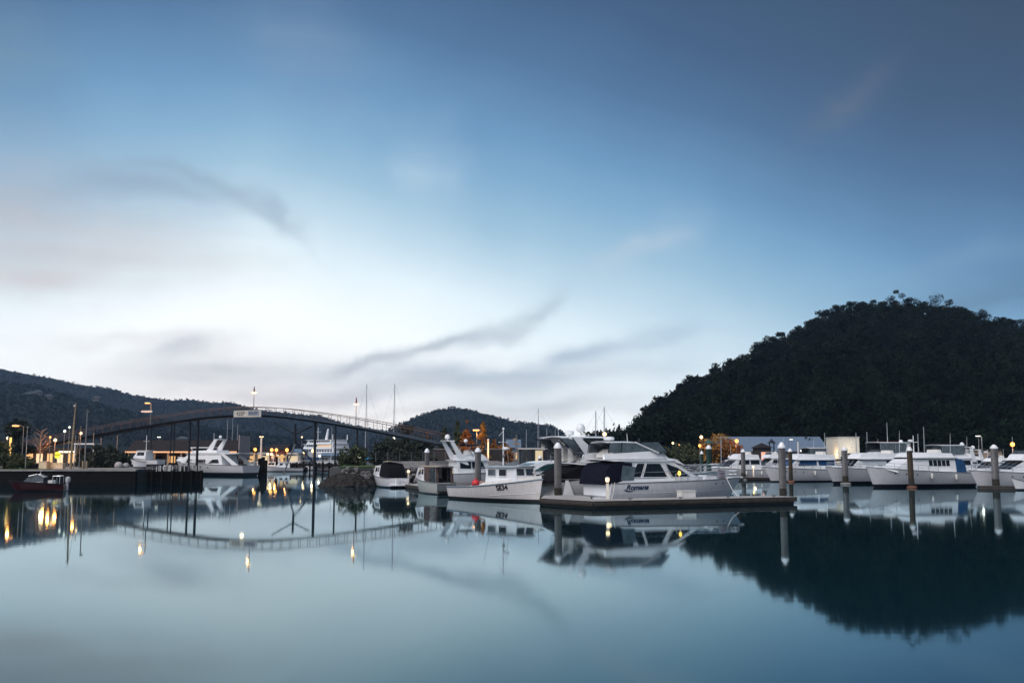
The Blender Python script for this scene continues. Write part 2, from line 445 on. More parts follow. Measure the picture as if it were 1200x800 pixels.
# ---------------------------------------------------------------- hero: named flybridge cruiser on the pontoon
def hero_cruiser():
    S, Bw = Vector((5.6, 64.9, 0)), Vector((16.1, 69.9, 0))
    root, L = boat_root('flybridge_cruiser', 'white flybridge cruiser with navy stern canopy and blue name, alongside the front pontoon', 'motor boat', S, Bw)
    H = Hull(L, 3.9, 1.35, 1.62, rake=1.5, tr=.9, full=.5, pw=1.2)
    x0 = -L / 2
    X = lambda s: x0 + s
    H.body().build('hull', HULLW, root, True)
    H.deck(.2, 1, -.04).build('deck', DECKW, root)
    H.deck(0, .2, -.55, .12).build('cockpit_floor', DECKW, root)
    H.rub(.035).build('rub_rail', GALV, root)
    H.rub(.014, .62).build('spray_rail', WHITE, root)
    # swim platform and transom steps
    MB().slab([(x0 - .75, -1.6), (x0 + .05, -1.75), (x0 + .05, 1.75), (x0 - .75, 1.6)], .28, .38).build('swim_platform', WHITE, root)
    MB().box((x0 - .08, 0, .95), (.18, 3.1, .8)).build('transom', WHITE, root)
    # side coaming strip above the sheer
    for sd in (1, -1):
        mb = MB(); a = H.along(.0, .62, 1, sd, 10); rings = []
        for p in a:
            y = p[1] - sd * .16
            rings.append([(p[0], y, p[2]), (p[0], y - sd * .1, p[2]), (p[0], y - sd * .12, p[2] + .22), (p[0], y - sd * .03, p[2] + .22)])
        mb.loft(rings).build('coaming', WHITE, root)
    # saloon
    hs = House([(X(1.2), 1.3), (X(7.6), 1.35), (X(7.1), 1.75), (X(5.1), 2.72), (X(5.0), 2.84), (X(1.2), 2.84)], 1.62, 1.42, .35)
    hs.body().build('cabin', WHITE, root)
    for poly in ([(X(1.55), 1.72), (X(2.35), 1.72), (X(2.75), 2.62), (X(2.15), 2.62)],
                 [(X(2.5), 1.72), (X(4.5), 1.72), (X(4.0), 2.62), (X(2.9), 2.62)],
                 [(X(4.95), 1.72), (X(6.55), 1.72), (X(5.45), 2.35), (X(4.45), 2.62)]):
        for sd in (1, -1):
            w = hs.side(poly, sd).build('window', GLASS, root)
            n = len(poly); mb = MB()
            mb.tube([(x, sd * (hs.hw(x, z) + .012), z) for x, z in poly + [poly[0]]], .022, 4).build('frame', WHITE, w)
    for a, b in ((-.92, -.36), (-.3, .3), (.36, .92)):
        hs.front((X(7.1), 1.75), (X(5.1), 2.72), a, b, .08, .9).build('windscreen', GLASS, root)
    roof(X(-.2), X(5.6), 1.62, 2.86, .1, .06, .8, .98).build('flybridge_deck', WHITE, root, True)
    MB().prism([(X(4.9), 2.8), (X(6.1), 2.5), (X(5.4), 2.9), (X(4.4), 3.0)], -1.2, 1.2).build('brow', WHITE, root)
    # flybridge coaming: sides rising, sloped front
    fb = House([(X(.3), 2.9), (X(5.2), 2.9), (X(4.4), 3.45), (X(.8), 3.45)], 1.45, 1.35, .3)
    mb = MB(); pts = [(X(-.3), 1.5), (X(3.6), 1.45), (X(5.0), 1.0), (X(5.4), .0)]
    ring = [(x, y) for x, y in pts] + [(x, -y) for x, y in reversed(pts[:-1])]
    rings = []
    for x, y in ring:
        k = 1 if x > X(4.5) else 0
        hh = 3.22 if x < X(.5) else 3.42
        sx = -.55 * (x - X(-.3)) / 5.7; sy = -.12 * (1 if y > 0 else -1 if y < 0 else 0)
        rings.append([(x, y, 2.9), (x + sx, y + sy, hh), (x + sx - .1 * k, y + sy * 2.0, hh), (x - .1 - .12 * k, y + sy, 2.9)])
    mb.loft(rings).build('flybridge_coaming', WHITE, root, False)
    # helm seats and console in white
    MB().box((X(3.6), 0, 3.3), (.5, 1.7, .6), taper=.9).build('helm_console', WHITE, root)
    for y in (-.5, .5):
        MB().box((X(2.5), y, 3.2), (.5, .55, .35)).box((X(2.28), y, 3.55), (.12, .52, .5)).build('helm_seat', OFFW, root)
    MB().prism([(X(.5), 3.0), (X(1.7), 3.0), (X(1.6), 3.3), (X(1.0), 3.55), (X(.5), 3.2)], -1.0, 1.0).build('covered_seat', OFFW, root)
    # hardtop frame with clear sides
    roof(X(.1), X(2.3), 1.35, 4.0, .07, .07, .95, .9).build('hardtop', WHITE, root, True)
    roof(X(2.25), X(4.1), 1.3, 4.02, .05, .07, .95, 1).build('sunroof_canvas', BLACKC, root, True)
    for sd in (1, -1):
        y = sd * 1.33
        fr = MB().tube([(X(2.1), y, 4.0), (X(3.9), sd * 1.36, 3.3)], .055, 6)
        fr.build('hardtop_strut', WHITE, root)
        MB().tube([(X(.15), y, 3.98), (X(.05), y, 3.3)], .03, 5).build('hardtop_post', BLACK, root)
        MB().tube([(X(1.1), y, 4.0), (X(1.0), y, 3.35)], .025, 5).build('hardtop_post', BLACK, root)
        MB().tube([(X(2.45), y, 4.04), (X(3.95), y - sd * .05, 4.06), (X(4.75), y - sd * .14, 3.36), (X(3.7), y, 3.32)], .035, 5).build('vinyl_edge', BLACKC, root)
        MB().sheet([(X(.1), y - sd * .02, 3.3), (X(1.05), y - sd * .02, 3.35), (X(1.15), y - sd * .02, 3.97), (X(.18), y - sd * .02, 3.95)], .008).build('clear_panel', CLEAR, root)
        MB().sheet([(X(1.05), y - sd * .02, 3.35), (X(3.6), y - sd * .02, 3.38), (X(2.1), y - sd * .02, 3.95), (X(1.15), y - sd * .02, 3.97)], .008).build('clear_panel', CLEAR, root)
        MB().sheet([(X(3.95), y - sd * .03, 3.36), (X(4.7), y - sd * .12, 3.36), (X(3.95), y - sd * .05, 4.02), (X(2.45), y - sd * .03, 4.0)], .008).build('clear_panel', CLEAR, root)
    MB().sheet([(X(4.75), -1.15, 3.4), (X(4.75), 1.15, 3.4), (X(4.05), 1.2, 4.0), (X(4.05), -1.2, 4.0)], .01).build('flybridge_windscreen', CLEAR, root)
    MB().tube([(X(4.75), -1.18, 3.4), (X(4.05), -1.22, 4.02), (X(4.05), 1.22, 4.02), (X(4.75), 1.18, 3.4)], .03, 5).build('windscreen_frame', BLACKC, root)
    MB().lathe([(.02, 0), (.3, .0), (.36, .05), (.36, .17), (.3, .22), (.02, .24)], (X(.9), 0, 4.14), 14).tube([(X(.9), 0, 4.02), (X(.9), 0, 4.15)], .08, 8).build('radar_dome', WHITE, root, True)
    antenna(root, X(1.9), -.7, 4.05, .55, r=.022)
    MB().tube([(X(3.9), 1.0, 4.05), (X(3.9), 1.0, 4.3)], .02).build('horn_stalk', GALV, root)
    # navy cockpit canopy: draped box falling to the transom
    mb = MB(); rings = []
    for x, z, w in ((X(-.45), 1.35, 1.62), (X(-.32), 2.2, 1.66), (X(.1), 2.68, 1.66), (X(.9), 2.78, 1.62), (X(1.7), 2.74, 1.6)):
        zb = 1.28 if x < X(.5) else 1.5
        rings.append([(x, -w, zb), (x, -w * 1.01, (z + zb) / 2), (x, -w * .95, z - .08), (x, -w * .5, z), (x, 0, z + .05), (x, w * .5, z), (x, w * .95, z - .08), (x, w * 1.01, (z + zb) / 2), (x, w, zb)])
    mb.loft(rings).build('cockpit_canopy', NAVYC, root, True)
    MB().sheet([(X(.75), -1.66, 1.55), (X(1.72), -1.68, 1.55), (X(1.9), -1.66, 2.4), (X(.9), -1.67, 2.5)], .012).build('clear_panel', CLEAR, root)
    # vents, name, rails
    for s_ in (-1,):
        text_mesh('Romana', .46, mat('name_blue', (.005, .03, .09), .5), 'boat_name', root, H.tM(.165, .84, -1), shear=.25, sx=1.1, bold=.012)
        M = H.tM(.115, .76, -1)
        sw = MB(); ring = [(-.42, .06), (-.25, -.10), (.05, -.15), (.5, -.02), (.08, -.08), (-.2, -.03)]
        a = [M @ Vector((x, y, 0)) for x, y in ring]; b = [M @ Vector((x, y, .012)) for x, y in ring]
        sw.loft([a, b]).build('name_swoosh', MATS['name_blue'], root)
    portholes(root, H, (.73, .80), .86, r=.045)
    for t in (.42, .45): portholes(root, H, (t,), .28, r=.025)
    H.rail(.42, .99, .48, .02, 7).build('bow_rail', STEEL, root)
    MB().tube([(X(1.6), -1.6, 1.6), (X(1.75), -1.62, 2.0), (X(2.2), -1.62, 2.05), (X(5.6), -1.5, 2.1)], .018, 5).build('grab_rail', STEEL, root)
    MB().prism([(L / 2 - 1.1, 1.58), (L / 2 + .12, 1.6), (L / 2 + .1, 1.68), (L / 2 - 1.1, 1.66)], -.16, .16).build('anchor_platform', WHITE, root)
    MB().prism([(X(8.2), 1.5), (X(9.6), 1.5), (X(9.4), 1.75), (X(8.4), 1.8)], -.5, .5).build('deck_hatch', DECKW, root)
    MB().sheet([(X(9.2), -.55, 1.62), (X(9.8), -.55, 1.62), (X(10.1), -.3, 2.1), (X(9.5), -.3, 2.15)], .05).box((X(9.7), -.4, 1.75), (.35, .35, .5)).build('deck_cover', mat('grey_mauve_cover', (.16, .13, .15), .9, bump=.4), root)
    return root, H
hero, heroH = hero_cruiser()

# ---------------------------------------------------------------- big yacht with dark tarpaulin behind it
def dark_canopy_yacht():
    S, Bw = Vector((2.6, 70.0, 0)), Vector((2.6 + 13.6, 70 + 6.3, 0))
    root, L = boat_root('hardtop_yacht', 'large white hardtop yacht with black side tarpaulins and two radar domes, behind the named cruiser', 'motor yacht', S, Bw)
    H = Hull(L, 4.2, 1.5, 2.0, rake=1.8, tr=.92, full=.5)
    x0 = -L / 2; X = lambda s: x0 + s
    H.body().build('hull', HULLW, root, True)
    H.deck(0, 1, -.05).build('deck', DECKW, root)
    H.rub(.04).build('rub_rail', GALV, root)
    MB().slab([(x0 - .9, -1.7), (x0 + .05, -1.9), (x0 + .05, 1.9), (x0 - .9, 1.7)], .3, .42).build('swim_platform', WHITE, root)
    MB().prism([(x0 - .45, .4), (x0 - .1, .4), (x0 - .05, 1.42), (x0 - .2, 1.42)], -1.8, 1.8).build('transom_locker', WHITE, root)
    mb = MB(); rings = []
    for x, z, w in ((X(-1.0), 1.40, 1.8), (X(-.5), 1.5, 1.95), (X(1.5), 2.46, 1.98), (X(3.6), 2.52, 1.98), (X(6.4), 2.52, 1.85), (X(8.0), 1.9, 1.5)):
        zb = 1.25 if x < X(0) else 1.48
        z = max(z, zb + .06)
        rings.append([(x, -w, zb), (x, -w * .97, z), (x, 0, z + .03), (x, w * .97, z), (x, w, zb)])
    mb.loft(rings).build('tarpaulin', BLACKC, root, False)
    roof(X(1.0), X(6.6), 1.95, 2.62, .12, .04, .8, 1.0).build('flybridge_deck', WHITE, root, True)
    hs = House([(X(1.5), 2.66), (X(6.3), 2.66), (X(5.0), 3.35), (X(2.6), 3.35), (X(1.9), 3.0)], 1.85, 1.74, .3)
    hs.body().build('flybridge_coaming', WHITE, root)
    for sd in (1, -1):
        y = sd * 1.78
        MB().prism([(X(.95), 4.42), (X(1.5), 4.42), (X(3.1), 3.2), (X(2.9), 2.75), (X(2.3), 2.75)], y - .06, y + .06).build('hardtop_pillar', WHITE, root)
        MB().prism([(X(1.75), 4.38), (X(4.3), 4.36), (X(4.5), 3.72), (X(2.75), 3.62)], y - .03, y + .03).build('window', GLASS, root)
        MB().prism([(X(2.95), 3.5), (X(4.5), 3.58), (X(4.6), 3.36), (X(3.15), 3.32)], y - .03, y + .03).build('window', GLASS, root)
        MB().tube([(X(-.1), y, 4.38), (X(1.4), y, 2.95), (X(1.1), y * .98, 2.75)], .03, 5).tube([(X(.95), y, 4.38), (X(2.2), y, 2.95)], .035, 5).build('canopy_strut', DARKM, root)
        MB().sheet([(X(.0), y, 4.36), (X(1.0), y, 4.36), (X(2.2), y, 3.1), (X(1.5), y, 3.0)], .01).build('clear_panel', CLEAR, root)
        MB().tube([(X(1.05), y, 2.7), (X(1.05), y, 3.35), (X(1.9), y, 3.35)], .02, 5).tube([(X(1.5), y, 2.7), (X(1.5), y, 3.35)], .018, 5).build('flybridge_rail', STEEL, root)
    MB().tube([(X(1.05), -1.78, 3.35), (X(1.05), 1.78, 3.35)], .02, 5).tube([(X(1.05), -1.78, 3.05), (X(1.05), 1.78, 3.05)], .015, 5).build('aft_rail', STEEL, root)
    roof(X(.3), X(4.5), 1.9, 4.42, .13, .1, .85, .95).build('hardtop', WHITE, root, True)
    MB().sheet([(X(4.9), -1.5, 3.35), (X(4.9), 1.5, 3.35), (X(4.3), 1.5, 4.34), (X(4.3), -1.5, 4.34)], .02).build('windscreen', GLASS, root)
    for x, y in ((1.55, -.9), (1.55, .5), (2.6, -.6)):
        MB().box((X(x), y, 3.0), (.6, .7, .5)).box((X(x - .25), y, 3.4), (.15, .66, .6)).build('flybridge_seat', OFFW, root)
    MB().tube([(X(2.6), -.0, 4.5), (X(2.6), -.0, 4.85)], .06, 8).lathe([(.02, 0), (.18, .03), (.31, .18), (.32, .36), (.23, .55), (.02, .64)], (X(2.6), -.0, 4.8), 14).build('radar_dome', WHITE, root, True)
    MB().tube([(X(2.0), .6, 4.5), (X(2.0), .6, 4.62)], .05, 8).lathe([(.02, 0), (.3, .03), (.33, .15), (.3, .3), (.02, .36)], (X(2.0), .6, 4.6), 14).build('radar_dome', WHITE, root, True)
    antenna(root, X(1.0), .4, 4.5, .9)
    H.rail(.45, .99, .55, .02).build('bow_rail', STEEL, root)
    MB().prism([(x0 - .02, .35), (x0 + .9, .35), (x0 + .45, 1.45), (x0 + .25, 1.45)], -2.12, -2.04).build('stern_fairing', WHITE, root)
    return root
dark_canopy_yacht()

# ---------------------------------------------------------------- fishing boat with number on the bow
def fishing_boat():
    S, Bw = W(537, 74.5), W(636, 67.2)
    root, L = boat_root('fishing_boat', 'old white wooden fishing boat with wheelhouse forward and black number on its bow', 'fishing boat', S, Bw)
    H = Hull(L, 3.0, .86, 1.55, rake=.45, tr=.72, fl=.35, full=.45, pw=1.9)
    H.body(24, 8).build('hull', HULLP, root, True)
    H.deck(.0, 1, -.35, .1).build('deck', mat('worn_deck', (.2, .17, .14), .9, var=.3, scale=5), root)
    H.rub(.05).build('gunwale', mat('grey_gunwale', (.20, .25, .30), .6), root)
    H.rub(.018, .52, .55, 1.0).build('spray_rail', OFFW, root)
    # raised foredeck bulwark
    mb = MB(); rings = []
    for i in range(11):
        t = .42 + .57 * i / 10; p = H.pt(t, 1, 1); h = .26 * min(1, i / 1.5)
        y = max(.03, p.y - .06); rings.append([(p.x, y, p.z - .02), (p.x, y * .93, p.z + h), (p.x, -y * .93, p.z + h), (p.x, -y, p.z - .02)])
    mb.loft(rings).build('foredeck', OFFW, root, True)
    a, b = L * -.02, L * .30
    hs = House([(a, .7), (b + .25, 1.35), (b + .12, 1.75), (b, 2.36), (a + .05, 2.36)], 1.08, .98, .18)
    hs.body().build('wheelhouse', WHITE, root)
    for x1, x2 in ((a + .25, a + 1.1), (a + 1.45, a + 2.2)):
        for sd in (1, -1):
            w = hs.side([(x1, 1.72), (x2, 1.72), (x2, 2.2), (x1, 2.2)], sd).build('window', CLEAR if x1 < a + 1 else GLASS, root)
            MB().tube([(x, sd * (hs.hw(x, z) + .014), z) for x, z in ((x1, 1.72), (x2, 1.72), (x2, 2.2), (x1, 2.2), (x1, 1.72))], .025, 4).build('frame', WHITE, w)
    for f0, f1 in ((-.88, -.12), (.12, .88)):
        w = hs.front((b + .12, 1.75), (b, 2.36), f0, f1, .05, .78).build('windscreen', CLEAR, root)
    roof(a - .15, b + .25, 1.12, 2.38, .07, .06, .88, 1).build('roof', mat('pale_blue_grey_roof', (.38, .43, .47), .6), root, True)
    # mast with lights, radar
    mx = a + .75
    MB().tube([(mx, 0, 2.4), (mx, 0, 5.0)], [.055, .035], 6).tube([(mx, -.45, 4.1), (mx, .45, 4.1)], .02, 5).tube([(mx, 0, 4.9), (mx - .5, 0, 4.55)], .02, 5).build('mast', WHITE, root)
    MB().lathe([(.02, 0), (.26, .02), (.28, .1), (.24, .18), (.02, .2)], (mx + .28, 0, 3.55), 12).tube([(mx, 0, 3.5), (mx + .3, 0, 3.56)], .04).build('radar_dome', WHITE, root, True)
    MB().ball((mx, 0, 5.05), .09).build('masthead_light', WHITE, root)
    MB().ball((mx + .05, 0, 3.15), .13).build('floodlight', GALV, root)
    MB().tube([(a, -.9, 2.44), (b, -.85, 2.55)], .015, 4).tube([(a, .9, 2.44), (b, .85, 2.55)], .015, 4).box((a + .3, .3, 2.52), (.5, .3, .12)).build('roof_rack', GALV, root)
    for sd in (1, -1):
        MB().tube([(a + .3, sd * .9, 2.4), (a - .2, sd * 1.0, 4.4)], [.02, .01], 4).build('whip_antenna', GALV, root)
    # working deck clutter
    MB().box((-L * .2, 0, .75), (1.1, 1.3, .5)).build('engine_box', OFFW, root)
    MB().tube([(-L * .46, -1.0, .9), (-L * .46, -1.0, 1.15), (-L * .1, -1.3, 1.15), (-L * .1, -1.3, .95)], .02, 5).tube([(-L * .46, 1.0, .9), (-L * .46, 1.0, 1.15), (-L * .1, 1.3, 1.15)], .02, 5).build('stern_rail', mat('rust_rail', (.12, .06, .03), .8), root)
    nb = MB()
    for k in range(34):
        x = -L * .42 + RNG.random() * L * .36; y = (RNG.random() - .5) * 1.9
        nb.tube([(x, y, .72), (x + RNG.normal() * .15, y + .1, .8 + RNG.random() * .22), (x + .2, y - .1, .74)], .03, 4)
    nb.build('fishing_gear', mat('brown_rope', (.22, .13, .07), .9), root)
    MB().tube([(L / 2 - .75, 0, 1.7), (L / 2 - .75, 0, 2.0)], .05).box((L / 2 - .75, 0, 2.0), (.1, .4, .08)).build('samson_post', OFFW, root)
    MB().tube([(L / 2 - .3, 0, 1.85), (L / 2 + .12, 0, 1.83)], .06).build('bow_roller', GALV, root)
    text_mesh('SE34', .5, BLACK, 'bow_number', root, H.tM(.69, .83, -1), sx=1.0, bold=.012)
    return root, H, L
fb_root, fbH, fbL = fishing_boat()
# red buoy and pot resting on its deck rail: things of their own
def in_boat(root, v):
    return Matrix.Translation(root.location) @ Matrix.Rotation(root.rotation_euler.z, 4, 'Z') @ Vector(v)
b = MB().ball((0, 0, .3), .3, 12).lathe([(.06, .56), (.06, .68), (.02, .7)], (0, 0, 0), 8).build('mooring_buoy', REDB, None, True, in_boat(fb_root, (-1.35, -1.0, .85)))
tag(b, 'round red mooring buoy lying on the rail of the fishing boat', 'buoy')
b = MB().lathe([(.24, 0), (.27, .05), (.25, .45), (.2, .5), (.02, .5)], (0, 0, 0), 12).build('bait_bin', mat('pink_brown_plastic', (.32, .2, .17), .6), None, True, in_boat(fb_root, (-.65, -.9, .85)))
tag(b, 'small brown bait bin beside the wheelhouse of the fishing boat', 'bin')

# ---------------------------------------------------------------- two launches seen from astern
def launch(S, phi, L, beam, label, style):
    d = Vector((-math.sin(phi), math.cos(phi), 0)); 
    root, L = boat_root('cabin_launch', label, 'launch', S, S + d * L)
    H = Hull(L, beam, .95, 1.45, rake=.7, tr=.88, fl=.4)
    H.body().build('hull', HULLG if style == 'awning' else HULLW, root, True)
    H.deck(.45, 1, -.04).build('deck', DECKW, root); H.deck(0, .45, -.4, .1).build('cockpit_floor', DECKW, root)
    H.rub(.035).build('rub_rail', GALV, root)
    x0 = -L / 2; X = lambda f: x0 + f * L
    w = beam * .40
    hs = House([(X(.43), .9), (X(.84), 1.25), (X(.8), 1.55), (X(.72), 2.15), (X(.43), 2.2)], w, w * .88, .25)
    hs.body().build('cabin', WHITE, root)
    pane_set(root, hs, [[(X(.49), 1.6), (X(.56), 1.6), (X(.56), 2.02), (X(.49), 2.04)], [(X(.59), 1.6), (X(.70), 1.6), (X(.665), 2.0), (X(.59), 2.02)]])
    for a, b_ in ((-.9, -.08), (.08, .9)): hs.front((X(.8), 1.55), (X(.72), 2.15), a, b_, .08, .9).build('windscreen', GLASS, root)
    if style == 'canopy':
        mb = MB(); rings = []
        for f, z, ww, zb in ((.05, 1.1, .42, .98), (.10, 1.9, .40, 1.0), (.2, 2.45, .41, 1.02), (.34, 2.5, .41, 1.1), (.44, 2.3, .39, 1.2)):
            y = beam * ww; rings.append([(X(f), -y * 1.08, zb), (X(f), -y * .9, z - .1), (X(f), -y * .5, z), (X(f), 0, z + .05), (X(f), y * .5, z), (X(f), y * .9, z - .1), (X(f), y * 1.08, zb)])
        mb.loft(rings).build('cockpit_canopy', BLACKC, root, True)
        for y in (-.55, .55):
            MB().sheet([(X(.062), y - .35, 1.2), (X(.062), y + .35, 1.2), (X(.112), y + .33, 1.9), (X(.112), y - .33, 1.9)], -.01).build('clear_panel', BLACKC, root)
        roof(X(.16), X(.4), beam * .36, 2.62, .05, .05, .9, .9).build('roof_rack', mat('beige_board', (.4, .33, .26), .7), root, True)
        MB().lathe([(.12, 0), (.16, .02), (.12, .04)], (0, 0, 0), 10).build('bow_light', BLACK, root).location = (X(.95), 0, 1.55)
    else:
        roof(X(.02), X(.72), beam * .42, 2.28, .06, .05, .85, 1).build('roof', mat('beige_board', (.4, .33, .26), .7), root, True)
        for sd in (1, -1):
            MB().tube([(X(.05), sd * beam * .38, .95), (X(.08), sd * beam * .38, 2.25)], .03, 5).tube([(X(.25), sd * beam * .38, .95), (X(.25), sd * beam * .38, 2.25)], .02, 5).build('awning_post', GALV, root)
            MB().sheet([(X(.05), sd * beam * .39, 1.0), (X(.25), sd * beam * .39, 1.0), (X(.25), sd * beam * .39, 2.2), (X(.12), sd * beam * .39, 2.2)], .01).build('clear_curtain', CLEAR, root)
            MB().sheet([(X(.26), sd * beam * .39, 1.0), (X(.45), sd * beam * .39, 1.0), (X(.45), sd * beam * .39, 2.2), (X(.26), sd * beam * .39, 2.2)], .01).build('side_curtain', BROWNC, root)
        for y in (-.62, .62):
            MB().tube([(X(.05), y, 1.0), (X(.08), y, 2.2)], .1, 8).build('rolled_curtain', BROWNC, root)
        MB().box((X(.35), 0, .95), (.9, 1.1, .6)).build('engine_box', DARKM, root)
        MB().box((X(.0) - .02, 0, .62), (.06, beam * .8, .55)).build('transom_board', GALV, root)
        MB().slab([(x0 - .5, -beam * .4), (x0, -beam * .42), (x0, beam * .42), (x0 - .5, beam * .4)], .22, .28).build('swim_platform', BLACK, root)
    H.rail(.55, .99, .4, .018, 4, False).build('bow_rail', STEEL, root)
    if style == 'canopy':
        MB().slab([(x0 - .45, -beam * .4), (x0, -beam * .42), (x0, beam * .42), (x0 - .45, beam * .4)], .2, .28).build('swim_platform', WHITE, root)
        MB().box((x0 - .25, .3, .6), (.3, .35, .7), taper=.8).build('outboard_bracket', WHITE, root)
    return root
launch(W(467.5, 99.5), math.radians(28), 6.6, 2.5, 'small white launch with a black cockpit canopy, nearest the dark rocks', 'canopy')
launch(W(523, 81.5), math.radians(26), 6.8, 2.05, 'grey white wooden launch with beige roof and brown curtains, left of the fishing boat', 'awning')

# ---------------------------------------------------------------- generic moored cruisers
def cruiser(S, Bw, beam, label, name='motor_cruiser', cat='motor boat', group=None, hs0=1.45, hb0=1.85, hullm=None, cab=(-.24, .22, .02), zt=2.85,
            fly=True, flyh=.62, flyx=(-.22, .12), wins=3, winm=None, winz=(2.05, 2.65), hardtop=None, arch=None, canopy=None, mastx=None, brow=None,
            cover=None, trunk=True, rake=1.3, stripe=None, rails=True, seed=0, ports=2, panes=None, bimini=None, domes=(), ants=1, flyscreen=True):
    root, L = boat_root(name, label, cat, S, Bw, group)
    H = Hull(L, beam, hs0, hb0, rake=rake, tr=.88, full=.48)
    H.body().build('hull', hullm or HULLW, root, True)
    H.deck(0, 1, -.05).build('deck', DECKW, root)
    H.rub(.035).build('rub_rail', stripe or GALV, root)
    X = lambda f: f * L
    zd = hs0 - .1; w0, w1 = beam * .40, beam * .35
    a, b_, c_ = cab
    prof = [(X(a), zd), (X(b_), zd + .2), (X(b_) - .05, zd + .45), (X(c_), zt), (X(a), zt)]
    hs = House(prof, w0, w1, .3)
    hs.body().build('cabin', WHITE, root)
    z1, z2 = winz
    xf = lambda z: prof[2][0] + (prof[3][0] - prof[2][0]) * (z - prof[2][1]) / (zt - prof[2][1])   # windscreen line
    xs0, xs1 = X(a) + .25, xf(z2) - .35
    if panes:
        for k in range(panes[2]):
            u0 = panes[0] + (panes[1] - panes[0]) * k / panes[2]; u1 = panes[0] + (panes[1] - panes[0]) * (k + .8) / panes[2]
            pane_set(root, hs, [[(X(u0), z1), (X(u1), z1), (X(u1), z2), (X(u0), z2)]], winm or GLASS)
    else:
        n = wins
        for k in range(n):
            u0 = xs0 + (xs1 - xs0) * k / n; u1 = xs0 + (xs1 - xs0) * (k + .9) / n
            sk0 = .0 if k == 0 else .12; sk1 = .12 if k < n - 1 else 0
            lowx = u1 + (.32 if k == n - 1 else 0)
            pane_set(root, hs, [[(u0 + sk0 * .3, z1), (lowx, z1), (u1, z2), (u0, z2)]], winm or GLASS)
    wsm = cover or GLASS
    for f0, f1 in ((-.93, -.35), (-.3, .3), (.35, .93)):
        hs.front(prof[2], prof[3], f0, f1, .12, .88).build('windscreen', wsm, root)
    if trunk:
        tk = House([(X(b_) - .3, hs0), (X(.40), hb0 - .12), (X(.36), hb0 + .12), (X(b_) - .2, zd + .6)], w0 * .85, w0 * .7, .45)
        tk.body().build('trunk_cabin', WHITE, root)
        MB().box((X(b_ + .05), 0, hb0 + .17), (.5, .5, .06)).build('deck_hatch', CLEAR, root)
    roof(X(a) - .35, X(c_) + .25, w1 * 1.12, zt + .02, .09, .05, .88, 1).build('roof', WHITE, root, True)
    if brow: roof(X(a) - .3, X(c_) + .28, w1 * 1.15, zt - .06, .05, .03, .88, 1).build('brow_stripe', brow, root, True)
    zf = zt + .05
    if fly:
        f0, f1 = flyx
        fb = House([(X(f0), zf), (X(f1), zf), (X(f1) - .5, zf + flyh * .75), (X(f1) - .95, zf + flyh), (X(f0) + .1, zf + flyh * .8)], w1 * 1.02, w1 * .9, .35)
        fb.body().build('flybridge_coaming', WHITE, root)
        if flyscreen:
            MB().sheet([(X(f1) - .75, -w1 * .62, zf + flyh - .1), (X(f1) - .75, w1 * .62, zf + flyh - .1), (X(f1) - 1.05, w1 * .6, zf + flyh + .25), (X(f1) - 1.05, -w1 * .6, zf + flyh + .25)], .02).build('flybridge_windscreen', CLEAR, root)
        MB().box((X(f0) + 1.2, 0, zf + flyh + .05), (.5, w1 * 1.2, .5), taper=.85).build('helm_seat', OFFW, root)
    if hardtop:
        h0, h1, hz, hm = hardtop
        roof(X(h0), X(h1), w1 * 1.1, zf + hz, .08, .07, .9, .95).build('hardtop', hm, root, True)
        for sd in (1, -1):
            for xx in (X(h0) + .2, (X(h0) + X(h1)) / 2, X(h1) - .25):
                MB().tube([(xx, sd * w1 * .98, zf + hz), (xx - .1, sd * w1, zf + .3)], .028, 5).build('hardtop_post', STEEL, root)
            MB().sheet([(X(h0) + .3, sd * w1 * .96, zf + flyh * .8), (X(h1) - .1, sd * w1 * .96, zf + flyh * .9), (X(h1) - .35, sd * w1 * .96, zf + hz - .05), (X(h0) + .3, sd * w1 * .96, zf + hz - .05)], .01).build('clear_panel', CLEAR, root)
    if arch:
        ax, ah, lean = arch
        zb = zf + .1
        for sd in (1, -1):
            y = sd * w1 * .97
            MB().prism([(X(ax) - .35, zb - .6), (X(ax) + .45, zb - .6), (X(ax) - lean + .25, zb + ah), (X(ax) - lean - .1, zb + ah)], y - .07, y + .07).build('arch_leg', WHITE, root)
        roof(X(ax) - lean - .3, X(ax) - lean + .5, w1 * 1.05, zb + ah + .02, .1, .04, 1, 1).build('radar_arch', WHITE, root, True)
        dome(root, X(ax) - lean + .1, 0, zb + ah + .04, .28)
    for dx_, dy_, dz_, dr in domes: dome(root, X(dx_), dy_, zf + dz_, dr)
    if bimini:
        b0, b1, bz, bm = bimini
        roof(X(b0), X(b1), w1 * 1.0, zf + bz, .05, .12, .95, .95).build('bimini', bm, root, True)
        mb = MB()
        for sd in (1, -1):
            for xx in (b0 + .01, b1 - .01): mb.tube([(X(xx), sd * w1 * .93, zf + bz), (X((b0 + b1) / 2), sd * w1 * .97, zf + .3)], .022, 5)
        mb.build('bimini_frame', STEEL, root)
    if canopy:
        c0, cm = canopy
        mb = MB(); rings = []
        for f, z, ww in ((c0, hs0 + .1, .40), (c0 + .02, zt - .35, .40), ((c0 + a) / 2, zt - .08, .39), (a + .01, zt - .05, .385)):
            y = beam * ww; zb = hs0 - .02
            rings.append([(X(f), -y * 1.04, zb), (X(f), -y * .95, z - .08), (X(f), 0, z + .04), (X(f), y * .95, z - .08), (X(f), y * 1.04, zb)])
        mb.loft(rings).build('cockpit_canopy', cm, root, False)
    else:
        mb = MB()
        for sd in (1, -1):
            mb.tube([(X(-.47), sd * beam * .38, hs0), (X(-.47), sd * beam * .38, hs0 + .6), (X(a), sd * beam * .4, hs0 + .7)], .022, 5)
